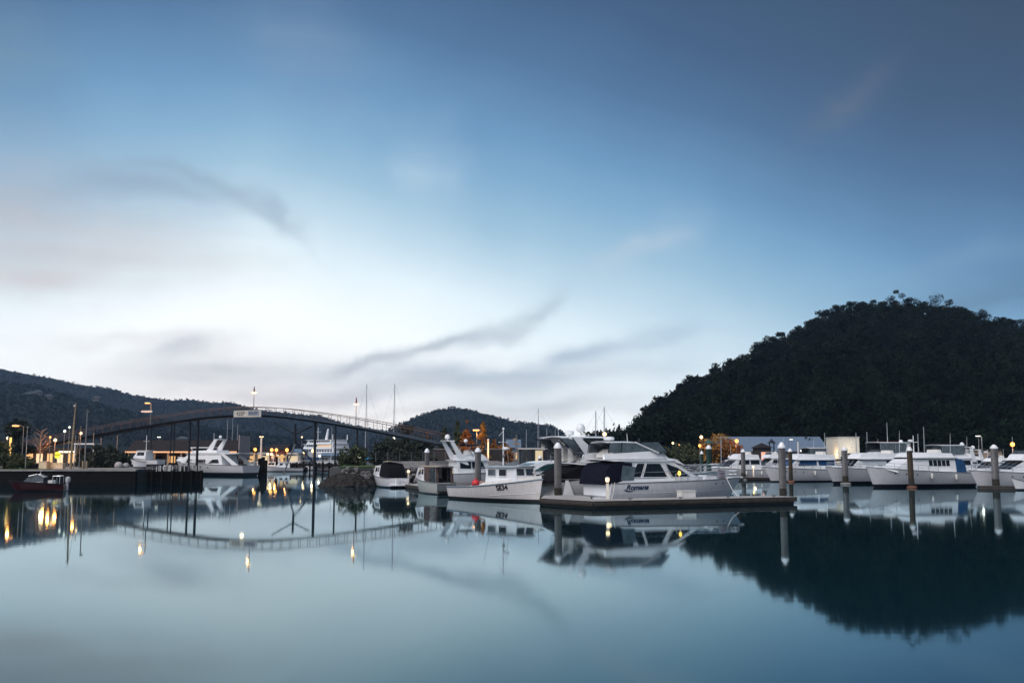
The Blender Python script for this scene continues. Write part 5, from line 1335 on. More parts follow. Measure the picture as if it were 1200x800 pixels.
lamp(1146, 510.5, 175, 1.75, 'cobra', Co, 'white headed street lamp between the five paned boat and the right edge', CO_, 300, postx=1152, r=.09, hs=1.0)
lamp(1188, 520.5, 150, 1.75, 'globe', emis('starburst_orange', (1, .42, .06), 5), 'very bright orange lamp at the right edge over the last boat', OR_, 1500, hs=1.3)
# pedestal lamps on pontoons
lamp(712, 562.5, 61.6, .46, 'pedestal', Wm, 'white pedestal lamp on the pontoon beside the navy canopy', WM_, 26, 'pedestal_lamp', cat='pedestal lamp')
lamp(529, 553.5, 84.5, .4, 'pedestal', Wm, 'pedestal lamp beside the brown curtained launch', WM_, 26, 'pedestal_lamp', cat='pedestal lamp')
lamp(478.5, 552.5, 101, .4, 'pedestal', Wm, 'pedestal lamp right of the black canopied launch', WM_, 20, 'pedestal_lamp', cat='pedestal lamp')
lamp(605.5, 557, 78, .3, 'pedestal', Wm, 'pedestal lamp standing in for the reflection in the fishing boat wheelhouse window', WM_, 26, 'pedestal_lamp', cat='pedestal lamp')  # lamp added for a glow reflected in the wheelhouse windows
lamp(883, 547, 136.5, .45, 'pedestal', emis('bright_warm', (1, .68, .25), 4), 'bright pedestal lamp at the finger pontoon of the leftmost right hand cruiser', WM_, 120, 'pedestal_lamp', cat='pedestal lamp', r=.1)
o = thing('deck_lantern', 'yellow glowing lantern by the side window of the named cruiser', 'lantern', in_boat(hero, (-.7, -1.93, 1.42)))
MB().tube([(0, 0, 0), (0, 0, .42)], .035, 6).build('stand', OFFW, o)
MB().lathe([(.05, .42), (.1, .48), (.1, .62), (.03, .72)], (0, 0, 0), 8).build('lamp', emis('yellow_lantern', (1, .55, .08), 2.2), o)

# ---- mooring piles
PILE = mat_planks('pile_concrete', (.20, .195, .195), .5, 'X', var=.25)
def pile(px, top, D, r, label, zb=-2, capm=None, low=None, body=None, collar=None, group='capped mooring piles', tilt=0.0):
    p = W(px, D); zt = Z(top, D)
    root = thing('mooring_pile', label, 'mooring pile', (p.x, D, 0), 0, group)
    root.rotation_euler = (0, math.radians(tilt), 0)
    n = 14
    MB().lathe([(r, zb), (r, .95), (r * .995, zt - .3)], (0, 0, 0), n).build('shaft', body or PILE, root, True)
    MB().lathe([(r * 1.012, zb), (r * 1.015, .8), (r * 1.012, .95)], (0, 0, 0), n).build('tide_stain', low or mat('tide_growth', (.03, .026, .02), .95, var=.4, bump=.5), root, True)
    MB().lathe([(r * 1.12, zt - .42), (r * 1.12, zt - .3), (r * .45, zt - .05), (.02, zt)], (0, 0, 0), n).build('cap', capm or WHITE, root, True)
    if collar: MB().lathe([(r * 1.5, -.05), (r * 1.8, .02), (r * 1.8, .14), (r * 1.5, .2), (r * 1.05, .2)], (0, 0, 0), n).build('collar', collar, root, True)
    return root
GP = mat_planks('pile_green', (.035, .075, .065), .5, 'X'); BRN = mat_planks('pile_brown', (.09, .07, .05), .5, 'X')
pile(654, 518, 68.0, .255, 'grey capped pile at the left end of the front pontoon')
pile(918, 517.6, 66.8, .24, 'tall grey capped pile at the right end of the front pontoon')
pile(927, 525, 121, .25, 'thin brown capped pile just right of the tallest one', body=BRN, collar=ORNG)
pile(991, 523.5, 112, .33, 'grey capped pile in front of the dark roofed sedan cruiser', collar=CONC)
pile(1068.5, 523, 98.5, .27, 'leaning brown capped pile in front of the five paned boat', body=BRN, collar=ORNG, tilt=-1.0)
pile(1167.5, 520.5, 96, .33, 'grey capped pile in front of the right edge boat', collar=CONC)
pile(871.5, 526, 134, .30, 'capped pile in front of the leftmost right hand cruiser', collar=CONC)
pile(831.5, 521, 100, .27, 'thick green tinted capped pile above the bow of the named cruiser', body=GP)
pile(823, 528, 128, .2, 'thin dark capped pile left of the green one', body=GP)
pile(904.5, 529, 168, .3, 'left one of the pair of grey capped piles by the pink kiosk')
pile(909.5, 528.5, 166, .3, 'right one of the pair of grey capped piles by the pink kiosk')
pile(560, 524, 88, .27, 'thick grey capped pile left of the fishing boat wheelhouse')
pile(500, 525, 96, .23, 'grey capped pile behind the brown curtained launch')
pile(554, 529, 112, .2, 'white capped pile half hidden left of the thick grey one')
pile(633, 533, 120, .22, 'dark slim pile over the sports cruiser', body=mat('pile_dark', (.04, .035, .04), .8))
pile(1118, 529, 132, .24, 'capped pile behind the blue stern canopy')
pile(855, 533, 150, .18, 'short pile hidden behind the leftmost cruiser', body=GP)
o = MB().tube([(0, 0, 0), (0, 0, 4.0)], .16, 8).build('white_pole', OFFW, None, True, W(936, 170, 1.7)); tag(o, 'plain white pole behind the blue covered boat', 'pole')

# ---- pontoons
def pontoon(label, poly, z=.45, deckm=PONT, name='pontoon', group=None):
    cx = sum(p[0] for p in poly) / len(poly); cy = sum(p[1] for p in poly) / len(poly)
    root = thing(name, label, 'pontoon', (cx, cy, 0), 0, group)
    lp = [(x - cx, y - cy) for x, y in poly]
    MB().slab(lp, z - .12, z).build('deck', deckm, root)
    mb = MB(); n = len(lp)
    k = .985
    MB().slab([(x * k, y * k) for x, y in lp], -.25, z - .14).build('float', mat('dark_float', (.03, .03, .03), .8), root)
    for i in range(n):
        a, c = Vector((*lp[i], 0)), Vector((*lp[(i + 1) % n], 0)); d = c - a; nn = Vector((d.y, -d.x, 0)).normalized()
        q = [a + nn * .02, c + nn * .02, c + nn * .1, a + nn * .1]
        mb.slab([(v.x, v.y) for v in q], z - .3, z - .02)
    mb.build('waler', WALER, root)
    return root, lp
A_, B_, C_ = Vector((4.84, 58.9, 0)), Vector((18.7, 65.4, 0)), Vector((1.85, 63.2, 0))
ux = (B_ - A_).normalized(); uy = Vector((-ux.y, ux.x, 0))
pr, lp = pontoon('front timber edged pontoon carrying the pedestal lamp, with the named cruiser alongside', [(A_.x, A_.y), (B_.x, B_.y), (B_.x + uy.x * 2.4, B_.y + uy.y * 2.4), (A_.x + ux.x * 1.2 + uy.x * 2.4, A_.y + ux.y * 1.2 + uy.y * 2.4), (5.3, 67.6), (2.25, 68.6), (C_.x, C_.y)])
for i, f in enumerate((.18, .42, .66, .9)):
    p = A_ + (B_ - A_) * f + uy * .35
    o = MB().box((0, 0, .03), (.12, .12, .06)).tube([(-.18, 0, .1), (.18, 0, .1)], .03, 6).build('mooring_cleat', GALV, None, False, (p.x, p.y, .45)); o.rotation_euler = (0, 0, .44)
    tag(o, 'small steel cleat on the front pontoon edge', 'cleat', 'cleats on the front pontoon')
for i, (s0, f) in enumerate(((-.48, .1), (.3, .72))):
    hp = heroH.pt(.02 if i == 0 else .82, 1, -1); w1_ = in_boat(hero, (hp.x, hp.y, hp.z + .05)); p_ = A_ + (B_ - A_) * f + uy * .5; p_.z = .5
    m_ = (w1_ + p_) / 2 + Vector((0, 0, -.18))
    o = MB().tube([tuple(w1_), tuple((w1_ * .7 + m_ * .3) + Vector((0, 0, -.03))), tuple(m_), tuple(p_)], .022, 5).build('mooring_rope', OFFW)
    tag(o, ('white mooring rope from the stern of the named cruiser', 'white mooring rope from the bow of the named cruiser')[i], 'rope')
o = MB().box((0, 0, .2), (1.1, .5, .4)).box((0, 0, .43), (1.16, .56, .06)).build('dock_step', OFFW, None, False, tuple(A_ + (B_ - A_) * .52 + uy * 1.9 + Vector((0, 0, .452)))); o.rotation_euler = (0, 0, .44); tag(o, 'white boarding step on the front pontoon beside the named cruiser', 'step')
PG = 'finger pontoons between the right hand boats'
pontoon('finger pontoon beside the leftmost right hand cruiser', [xy(868, 133.5), xy(912, 134.5), xy(912, 136), xy(866, 135)], .4, group=PG)
pontoon('dark finger pontoon at the right edge beside the front pile', [xy(1146, 95), xy(1300, 92), xy(1300, 94), xy(1146, 97)], .3, deckm=mat('wet_deck', (.06, .06, .06), .6), group=PG)
pontoon('long walkway pontoon behind the right hand boats', [(24, 146), (90, 132), (91, 134), (24, 148.2)], .45, group=PG)
pontoon('narrow pontoon behind the launches and fishing boat', [xy(474, 100.5), xy(520, 83.5), xy(534, 84.2), xy(492, 102.5)], .35, group='pontoons among the launches')
pontoon('short pontoon behind the fishing boat wheelhouse', [xy(585, 77.4), xy(634, 76.5), xy(634, 78.5), xy(585, 79.4)], .3, group='pontoons among the launches')

for i, (px, D, lab) in enumerate(((945, 141, 'white dock box on the walkway over the blue covered boat'), (1050, 138, 'white dock box on the walkway behind the five paned boat'), (1125, 136, 'white dock box on the walkway near the white headed street lamp'))):
    c_ = W(px, D, .45); o = MB().box((0, 0, .35), (1.3, .6, .62)).prism([(-.7, .66), (.7, .66), (.6, .82), (-.6, .82)], -.34, .34).build('dock_box', OFFW, None, False, (c_.x, 146 - (c_.x - 24) * 14 / 66 + .9, .452)); tag(o, lab, 'dock box')
for i, (px, lab) in enumerate(((958, 'warm pedestal lamp behind the sedan cruiser with dark roof line'), (1028, 'warm pedestal lamp behind the bow of the five paned boat'), (1122, 'warm pedestal lamp behind the blue stern canopy'))):
    x_ = W(px, 138).x; lamp(px, 541, 146.6 - (x_ - 24) * 14 / 66, .45, 'pedestal', Wm, lab, WM_, 50, 'pedestal_lamp', cat='pedestal lamp', r=.1)
# ---- dark wharf with piles
wa, wb = W(333, 228), W(402, 226)
wh = thing('dark_wharf', 'dark timber wharf on many piles in front of the ferry', 'wharf', ((wa.x + wb.x) / 2, 229, 0), 0)
wL = wb.x - wa.x
MB().box((0, 0, 1.35), (wL, 6, .5)).build('deck', DARKW, wh)
for k in range(10):
    for yy in (-2.6,): MB().tube([(-wL / 2 + .3 + k * (wL - .6) / 9, yy, -2), (-wL / 2 + .3 + k * (wL - .6) / 9, yy, 2.0 if k % 3 else 3.0)], .2, 7).build('pile', DARKW, wh)
MB().tube([(-wL / 2, -2.8, 2.3), (wL / 2, -2.8, 2.3)], .05, 4).build('rail', OFFW, wh)
for i, (px, hh, m) in enumerate(((324, 4, DARKW), (327, 3.6, OFFW), (337, 3.2, BLUEC), (297.5, 3.0, OFFW), (304, 3.6, DARKW), (308, 3.9, DARKW), (311, 3.2, DARKW))):
    p = W(px, 170 if px < 315 else 220); o = MB().tube([(0, 0, -2), (0, 0, hh * .8)], .3 if px < 315 else .25, 8).build('wharf_post', m, None, True, p)
    tag(o, ('dark post left of the wharf', 'white post left of the wharf', 'blue post at the left end of the wharf', 'white post at the stern of the long yacht', 'left of three dark dolphins right of the long yacht', 'tallest of three dark dolphins right of the long yacht', 'right of three dark dolphins right of the long yacht')[i], 'post')

# ---- buildings
def building(name, label, px0, px1, D, depth, z0, h, roofh, wm_, rm, wins=(), doors=(), cat='building', over=.4, gable='x', group=None, lit=None, chimney=False):
    a, c = W(px0, D, z0), W(px1, D, z0); w = c.x - a.x
    root = thing(name, label, cat, ((a.x + c.x) / 2, D, z0), 0, group)
    MB().box((0, depth / 2, h / 2 - .3), (w, depth, h + .6)).build('wall', wm_, root)
    if gable == 'flat':
        r_ = MB().box((0, depth / 2, h + roofh / 2 + .002), (w + over * 2, depth + over * 2, roofh)).build('roof', rm, root)
    elif gable == 'x':    # ridge along x
        mb = MB(); y0, y1 = -over, depth + over; x0, x1 = -w / 2 - over, w / 2 + over
        mb.add([(x0, y0, h), (x1, y0, h), (x1, y1, h), (x0, y1, h), (x0, depth / 2, h + roofh), (x1, depth / 2, h + roofh), (x0, y0, h - .12), (x1, y0, h - .12), (x1, y1, h - .12), (x0, y1, h - .12)],
               [(0, 1, 5, 4), (2, 3, 4, 5), (0, 4, 3), (1, 2, 5), (6, 9, 8, 7), (0, 6, 7, 1), (1, 7, 8, 2), (2, 8, 9, 3), (3, 9, 6, 0)])
        r_ = mb.build('roof', rm, root)
    elif gable == 'pyr':
        x0, x1, y0, y1 = -w / 2 - over, w / 2 + over, -over, depth + over
        r_ = MB().add([(x0, y0, h), (x1, y0, h), (x1, y1, h), (x0, y1, h), (0, depth / 2, h + roofh)], [(0, 1, 4), (1, 2, 4), (2, 3, 4), (3, 0, 4), (3, 2, 1, 0)]).build('roof', rm, root)
    else:                 # ridge along y, gable to camera
        x0, x1, y0, y1 = -w / 2 - over, w / 2 + over, -over, depth + over
        r_ = MB().prism([(x0, h), (x1, h), (0, h + roofh)], y0, y1).build('roof', rm, root)
    if chimney: MB().box((w * .25, depth * .4, h + roofh * .8), (.6, .6, 1.4)).build('chimney', wm_, r_)
    for f0, f1, q0, q1, m in wins:
        x0, x1 = -w / 2 + w * f0, -w / 2 + w * f1
        f = MB().box(((x0 + x1) / 2, -.03, h * (q0 + q1) / 2), (x1 - x0, .05, h * (q1 - q0))).build('window', m, root)
        MB().tube([(x0, -.07, h * q0), (x1, -.07, h * q0), (x1, -.07, h * q1), (x0, -.07, h * q1), (x0, -.07, h * q0)], .05, 4).tube([((x0 + x1) / 2, -.07, h * q0), ((x0 + x1) / 2, -.07, h * q1)], .03, 4).build('frame', WALLP, f)
    for f0, f1, q1, m in doors:
        x0, x1 = -w / 2 + w * f0, -w / 2 + w * f1
        MB().box(((x0 + x1) / 2, -.04, h * q1 / 2), (x1 - x0, .07, h * q1)).build('door', m, root)
    return root, w
# long dark boathouse: deep roof on lit posts
a, c = W(146, 192, LZ), W(277, 192, LZ)
bh = thing('boathouse', 'long dark roofed boathouse with glowing eaves behind the footbridge', 'building', ((a.x + c.x) / 2, 192, LZ)); w = c.x - a.x
zr, ze = Z(515, 192) - LZ, Z(528.5, 192) - LZ
MB().add([(-w / 2, 0, ze), (w / 2, 0, ze), (w / 2, 5, zr), (-w / 2, 5, zr), (-w / 2, 14, ze), (w / 2, 14, ze)], [(0, 1, 2, 3), (3, 2, 5, 4), (0, 3, 4), (1, 5, 2), (0, 4, 5, 1)]).build('roof', ROOFD, bh)
MB().box((0, 6, ze / 2), (w - .5, .3, ze)).build('wall', WALLD, bh)
MB().box((0, -.06, ze - .15), (w, .08, .28)).build('eaves_light', emis('eaves_glow', (1, .5, .25), .75), bh)
for k in range(9): MB().box((-w / 2 + .4 + k * (w - .8) / 8, .3, ze / 2 - .1), (.3, .3, ze - .2)).build('post', WALLB, bh)
for k in range(8):
    MB().box((-w / 2 + 1.9 + k * (w - 3.8) / 7.0, 5.8, ze * .4), (1.6, .08, ze * .5)).build('window', WINW if k in (0, 2, 5) else GLASS, bh)
MB().box((w / 2 + .1, 5, (ze + zr) / 2 - .3), (.14, 8, zr - .3)).build('gable_panel', mat('pink_gable', (.5, .4, .38), .8), bh)
for f in (.02, .37, .8): point(Vector((a.x + w * f + 1, 193.5, LZ + ze - .9)), OR_, 120, .2)
# far-left shopfront
sh, w = building('shopfront', 'low lit shopfront with canopy lights behind the bare tree', 28, 92, 164, 8, LZ, 2.6, .35, WALLD, ROOFD, [(.03, .16, .2, .8, WINW), (.22, .34, .2, .8, WINC), (.42, .52, .25, .8, WINW), (.6, .72, .2, .75, WINC), (.8, .95, .2, .8, WINW)], gable='flat', over=.8)
MB().box((w * .32, -.9, 2.35), (w * .3, .12, .28)).build('fascia_light', emis('fascia_white', (1, .88, .6), 1.5), sh)
o = thing('round_sign', 'round yellow green lit sign on the shopfront', 'sign', P(67, 533, 150)); 
MB().prism([(.5 * math.cos(k * PI / 8), .5 * math.sin(k * PI / 8)) for k in range(16)], -.05, .05).build('disc', YELL, o)
MB().box((0, -.07, .05), (.9, .04, .12)).build('bar', DARKM, o)
MB().tube([(0, 0, -1.9), (0, 0, -.7)], .05, 5).build('post', GALV, o)
point(W(60, 162, LZ + 2), WM_, 110); point(W(38, 162, LZ + 2), OR_, 90); point(W(84, 162, LZ + 2), WM_, 90)
o = thing('lit_totem', 'narrow yellow lit pillar sign at the far left', 'sign', W(11.3, 127, LZ))
zt_ = Z(512, 127) - LZ
MB().box((0, 0, zt_ / 2), (.42, .3, zt_)).build('frame', DARKM, o); MB().box((0, -.17, zt_ / 2 + .6), (.26, .05, zt_ - 1.3)).build('lit_panel', emis('totem_yellow', (1, .6, .16), 1.3), o)
o = thing('lit_post', 'pale lit vertical post beside the bright yellow conical tree', 'post', W(572, 147, 1.75)); h_ = Z(514, 147) - 1.75
MB().box((0, 0, h_ / 2), (.26, .26, h_)).build('pillar', OFFW, o); MB().box((0, -.15, h_ * .6), (.16, .04, h_ * .6)).build('lit_panel', emis('post_glow', (1, .6, .3), 1.6), o)
for i, (x0, x1, D, h_, lab) in enumerate(((47, 56, 121, .85, 'short cream lit box beside the planter'), (57, 75, 122, .65, 'long low cream bench wall right of the planter'))):
    a, c = W(x0, D, LZ), W(x1, D, LZ)
    o = MB().box((0, 0, h_ / 2), (c.x - a.x, .8, h_)).box((0, 0, h_ + .03), (c.x - a.x + .1, .9, .06)).build('bench_wall', mat('cream_paint', (.6, .5, .36), .7), None, False, ((a.x + c.x) / 2, D, LZ + .06)); tag(o, lab, 'bench')
point(W(52, 119.6, LZ + 2.4), WM_, 80, .2); point(W(68, 120.4, LZ + 2.6), OR_, 80, .2)
# pergola
pg = thing('white_pergola', 'thin white flat frame pergola right of the leaning mast', 'pergola', W(101, 133, LZ)); zt_ = Z(520, 133) - LZ
MB().box((0, 0, zt_), (2.7, 2.2, .16)).build('top_frame', WHITE, pg)
for x in (-1.25, 1.25): MB().box((x, -.9, zt_ / 2), (.12, .12, zt_)).build('post', WHITE, pg)
for i, (px, top, D) in enumerate(((117, 514, 134), (136, 511, 136), (108, 508, 142), (87, 511, 134), (99, 504, 142))):
    z_ = Z(top, D) - LZ; o = MB().tube([(0, 0, 0), (0, 0, z_)], .06, 6).box((0, 0, z_), (.16, .16, .12)).build('slim_post', PBARK if i < 3 else GALV, None, False, W(px, D, LZ))
    tag(o, ('slim post right of the pergola', 'slim lit post nearest the boathouse', 'faint slim post above the pergola', 'slim grey post under the right hand globe lamp', 'faint grey post behind the tall grey pole')[i], 'post')
# leaning derrick and pole
b0, b1 = W(82.5, 119, LZ), P(89, 472, 119)
dk = thing('leaning_mast', 'thick leaning timber mast with rigging on the left quay', 'mast', b0)
MB().tube([(0, 0, 0), tuple((b1 - b0) * .5 + Vector((-.02, 0, 0))), tuple(b1 - b0)], [.17, .13, .08], 8).build('spar', TIMB, dk, True)
MB().ball(tuple(b1 - b0 + Vector((-.15, 0, -.35))), .13).build('block', OFFW, dk)
MB().tube([tuple(b1 - b0), (-.1, .3, .1)], .015, 3).tube([tuple(b1 - b0), (1.2, .3, .1)], .015, 3).tube([tuple(b1 - b0), (-.6, 0, 3.0)], .012, 3).build('stay', BLACK, dk)
MB().tube([(.25, .2, 0), (.95, .2, 5.2)], .05, 5).build('boom', TIMB, dk)
z_ = Z(480, 121) - LZ
gp = thing('grey_pole', 'straight grey pole with a small loudspeaker right of the leaning mast', 'pole', W(99, 121, LZ))
MB().tube([(0, 0, 0), (0, 0, z_)], [.09, .06], 7).build('shaft', GALV, gp); MB().lathe([(.05, 0), (.2, .25)], (.18, 0, z_ - .35), 8).build('loudspeaker', GALV, gp)
MB().box((-.2, 0, .5), (.18, .3, 1.0)).box((.25, 0, .5), (.18, .3, 1.0)).build('base', TIMB, gp)

o = thing('thin_pole', 'thin dark pole standing right behind the sea wall left of the planter', 'pole', W(29.5, 119, LZ)); MB().tube([(0, 0, 0), (0, 0, Z(500, 119) - LZ)], .05, 6).build('shaft', GALV, o); MB().box((0, 0, Z(500, 119) - LZ), (.3, .1, .1)).build('bracket', GALV, o)
# covered dinghies and domes on the bank by the boathouse
for i, (px, D, r) in enumerate(((139, 130, .55), (147.5, 131, .46))):
    o = MB().ball((0, 0, r * .7), r, 12, .9).build('covered_buoy', mat('grey_cover', (.35, .34, .35), .8), None, True, W(px, D, LZ)); tag(o, ('larger rounded pale cover on the bank by the boathouse', 'smaller rounded pale cover on the bank by the boathouse')[i], 'buoy')
small_boat(W(170, 127) + Vector((0, 0, 0)), W(152, 126) + Vector((0, 0, 0)), 'white open dinghy drawn up on the bank by the boathouse', None, False)
for o_ in C.objects:
    if o_.name.startswith('small_cabin_boat') and 'drawn up' in o_.get('label', ''): o_.location.z = LZ + .1

TB = 'buildings of the town quay'
building('town_house', 'pale town building behind the leftmost town lamps', 278, 292, 258, 8, LZ, 4.2, 1.6, WALLP, ROOFD, [(.1, .4, .3, .7, WINW), (.6, .9, .3, .7, WINC)], gable='y', group=TB)
building('town_house', 'low dark town building behind the floodlight pole', 294, 314, 262, 8, LZ, 3.0, 1.2, WALLB, ROOFD, [(.1, .25, .3, .75, WINW), (.4, .55, .3, .75, WINW), (.7, .9, .3, .75, GLASS)], group=TB)
building('town_house', 'reddish town building between the right hand town lamps', 316, 334, 258, 8, LZ, 3.6, 1.3, WALLR, ROOFD, [(.1, .3, .3, .7, WINW), (.4, .6, .3, .7, WINC), (.7, .9, .3, .7, WINW)], group=TB)
building('town_house', 'pale low building left of the ferry', 336, 352, 265, 8, LZ, 2.6, 1.2, WALLP, ROOFB, [(.2, .4, .3, .7, WINC), (.6, .8, .3, .7, GLASS)], group=TB)
building('quay_shed', 'long low shed between the ferry and the blue covered yacht', 376, 416, 275, 8, LZ, 2.0, .8, mat('blue_grey_wall', (.2, .24, .28), .8), ROOFB, [(.1, .2, .3, .7, GLASS), (.8, .9, .3, .7, GLASS)])
for i, (px, D, y0) in enumerate(((292, 246, 535), (309, 248, 536), (328, 246, 535), (343, 250, 536))):
    c_ = W(px, D, LZ); o = thing('market_awning', ('lit orange awning left of the floodlight pole', 'lit pale awning right of the floodlight pole', 'lit reddish awning before the reddish town building', 'lit awning nearest the splayed bridge pier')[i], 'awning', c_)
    MB().prism([(-1.6, 2.2), (1.6, 2.2), (1.3, 2.7), (-1.3, 2.7)], -1, 1).build('canopy', (WALLB, WALLP, WALLR, WALLP)[i], o)
    for x in (-1.4, 1.4): MB().tube([(x, -.9, 0), (x, -.9, 2.2)], .06, 5).build('post', OFFW, o)
    MB().box((0, .6, 1.1), (2.4, .1, 1.5)).build('lit_counter', (WINW, WINC, WINW, WINC)[i], o)
# centre pavilion
a, c = W(608, 150, 1.75), W(656, 150, 1.75); pv = thing('harbour_pavilion', 'flat roofed glass pavilion with dark posts left of the hardtop yacht', 'building', ((a.x + c.x) / 2, 150, 1.75)); w = c.x - a.x
zt_ = Z(525.5, 150) - 1.75
MB().box((0, 2.5, zt_), (w + .6, 6, .22)).build('roof', mat('pale_roof', (.5, .5, .5), .6), pv)
for k in range(4): MB().box((-w / 2 + .2 + k * (w - .4) / 3, -.1, zt_ / 2 - .06), (.16, .16, zt_ - .12)).build('post', DARKM, pv)
for k in range(5): MB().box((-w / 2 + w * (k + .5) / 5, 1.6, zt_ * .5), (w / 5 - .12, .06, zt_ * .8)).build('window', CLEAR if k != 2 else WINC, pv)
MB().box((0, 4.5, zt_ / 2 - .1), (w, .3, zt_ - .2)).build('wall', WALLP, pv)
building('harbour_office', 'pale building with round edged roof behind the pavilion, next to the hardtop yacht', 636, 662, 165, 8, 1.75, 4.1, .6, WALLP, mat('pale_roof2', (.4, .42, .45), .6), [(.1, .3, .4, .75, GLASS), (.4, .6, .4, .75, GLASS), (.7, .9, .4, .75, GLASS)], gable='flat')
building('blue_house', 'small blue grey house behind the fishing boat mast', 596, 608, 168, 6, 1.75, 3.0, 1.4, mat('blue_grey_wall', (.2, .24, .28), .8), ROOFB, [(.2, .45, .3, .7, GLASS), (.6, .85, .3, .7, WINW)])
o = thing('lattice_mast', 'dark lattice mast with cluttered top behind the fishing boat', 'mast', W(605, 140, 1.75)); z_ = Z(509, 140) - 1.75
mb = MB()
for k in range(3):
    a_ = k * 2.1; mb.tube([(.35 * math.cos(a_), .35 * math.sin(a_), 0), (.08 * math.cos(a_), .08 * math.sin(a_), z_)], .05, 5)
for k in range(7):
    mb.tube([(-.3 + k * .03, 0, k * z_ / 7), (.3 - k * .03, 0, (k + 1) * z_ / 7)], .03, 4)
mb.build('lattice', GALV, o); MB().box((0, 0, z_ * .72), (.9, .3, .25)).box((-.2, 0, z_ * .85), (.5, .3, .3)).build('aerials', TIMB, o)
# fence along the central bank
fa, fb_ = xy(440, 133), xy(560, 142)
fn = thing('bank_fence', 'thin wire fence along the top of the central bank', 'fence', (fa[0], fa[1], 2.5), math.atan2(fb_[1] - fa[1], fb_[0] - fa[0])); fl = math.hypot(fb_[0] - fa[0], fb_[1] - fa[1])
for k in range(10): MB().tube([(k * fl / 9, 0, 0), (k * fl / 9, 0, 1.25)], .04, 5).build('post', GALV, fn)
mb = MB(); [mb.tube([(0, 0, z), (fl, 0, z)], .015, 3) for z in (.3, .6, .9, 1.2)]; mb.build('wire', GALV, fn)
wl2, _ = building('retaining_wall', 'long dark retaining wall behind the fence of the central bank', 444, 590, 152, .4, 1.75, 2.5, .1, WALLD, CONC, gable='flat', over=.03, cat='wall')
# right shore
building('white_building', 'brightly lit plain white building behind the right hand berths', 983, 1008, 182, 7, 1.75, Z(511.5, 182) - 1.9, .15, mat('lit_white_wall', (.72, .68, .58), .8), mat('pale_roof', (.5, .5, .5), .6), [(.3, .9, .35, .42, GLASS)], [(.1, .3, .3, DARKM)], gable='flat', over=.1)
point(W(974, 183, 3.6), WM_, 120, .2); point(W(997, 180.4, 4.6), (1, .85, .65), 60, .3)
ls, w = building('long_shed', 'long shed with pale blue grey roof at the foot of the dark hill', 846, 970, 200, 12, 1.75, 2.6, 3.0, mat('shed_wall', (.12, .12, .13), .8), ROOFB, [(.05, .12, .25, .8, GLASS), (.2, .27, .25, .8, WINW), (.45, .52, .25, .8, GLASS), (.7, .77, .25, .8, GLASS)], [(.33, .4, .75, DARKM)])
building('pink_kiosk', 'small kiosk with glowing pink window between the capped piles', 889, 904, 176, 4, 1.75, 3.0, .9, WALLD, ROOFD, [(.22, .85, .2, .75, PINK)], gable='pyr')
building('red_building', 'dark red low building right of the lit white building', 1036, 1066, 190, 8, 1.75, Z(523, 190) - 1.75, 1.0, WALLR, mat('red_roof', (.22, .05, .04), .7), [(.1, .25, .3, .6, GLASS), (.5, .65, .3, .6, GLASS)])
building('beige_building', 'long low beige building behind the white headed street lamp', 1116, 1175, 186, 8, 1.75, Z(527, 186) - 1.75, .25, WALLB, ROOFD, [(.08, .16, .3, .6, GLASS), (.3, .38, .3, .6, WINW)], [(.45, .52, .7, DARKM)], gable='flat')
for i, (px, top, D, w_) in enumerate(((831, 514.5, 186, 12), (905, 514.5, 190, 10))):
    c_ = W(px, D, 1.75); zz = Z(top, D) - 1.75; R_ = w_ / 2 / 1160 * D * 1.0
    o = thing('cone_roof_pavilion', ('small pavilion with dark pointed roof above the green pile', 'small pavilion with dark pointed roof above the pink kiosk')[i], 'pavilion', c_)
    MB().lathe([(R_ * 1.1, zz - .75), (R_ * .5, zz - .35), (.1, zz), (.02, zz + .2)], (0, 0, 0), 8).build('roof', TEALP if i == 0 else DARKM, o)
    for k in range(4): MB().tube([(R_ * .7 * math.cos(k * PI / 2 + .6), R_ * .7 * math.sin(k * PI / 2 + .6), 0), (R_ * .7 * math.cos(k * PI / 2 + .6), R_ * .7 * math.sin(k * PI / 2 + .6), zz - .7)], .08, 5).build('post', DARKW, o)
# houses on the left hillside
HH = 'houses on the wooded left hillside'
for i, (px, y, D) in enumerate(((36, 459.5, 1150), (43, 458, 1160), (30, 461, 1130), (112, 465, 1230), (212, 513, 800), (56, 463, 1140))):
    p = P(px, y, D)
    root = thing('hillside_house', ('pale hillside house with a light on', 'pale hillside house right beside the lit one', 'grey hillside house left of the lit one', 'grey roofed house high on the ridge above the bridge', 'pale low house just above the boathouse roof', 'dark hillside house furthest right in the little cluster')[i], 'house', (p.x, p.y, p.z - 4), 0, HH)
    MB().box((0, 4, 1), (8, 6, 5)).build('wall', mat('dim_house_wall', (.10, .10, .10), .9) if i != 2 else WALLD, root)
    MB().prism([(-4.6, 3.5), (4.6, 3.5), (0, 5.4)], .4, 7.6).build('roof', mat('dim_house_roof', (.10, .12, .14), .7), root)
    MB().box((-2, .9, 1.9), (2, .1, 1.3)).build('window', WINC if i in (0,) else GLASS, root)
    MB().box((2, .9, 1.9), (1.6, .1, 1.2)).build('window', GLASS, root)

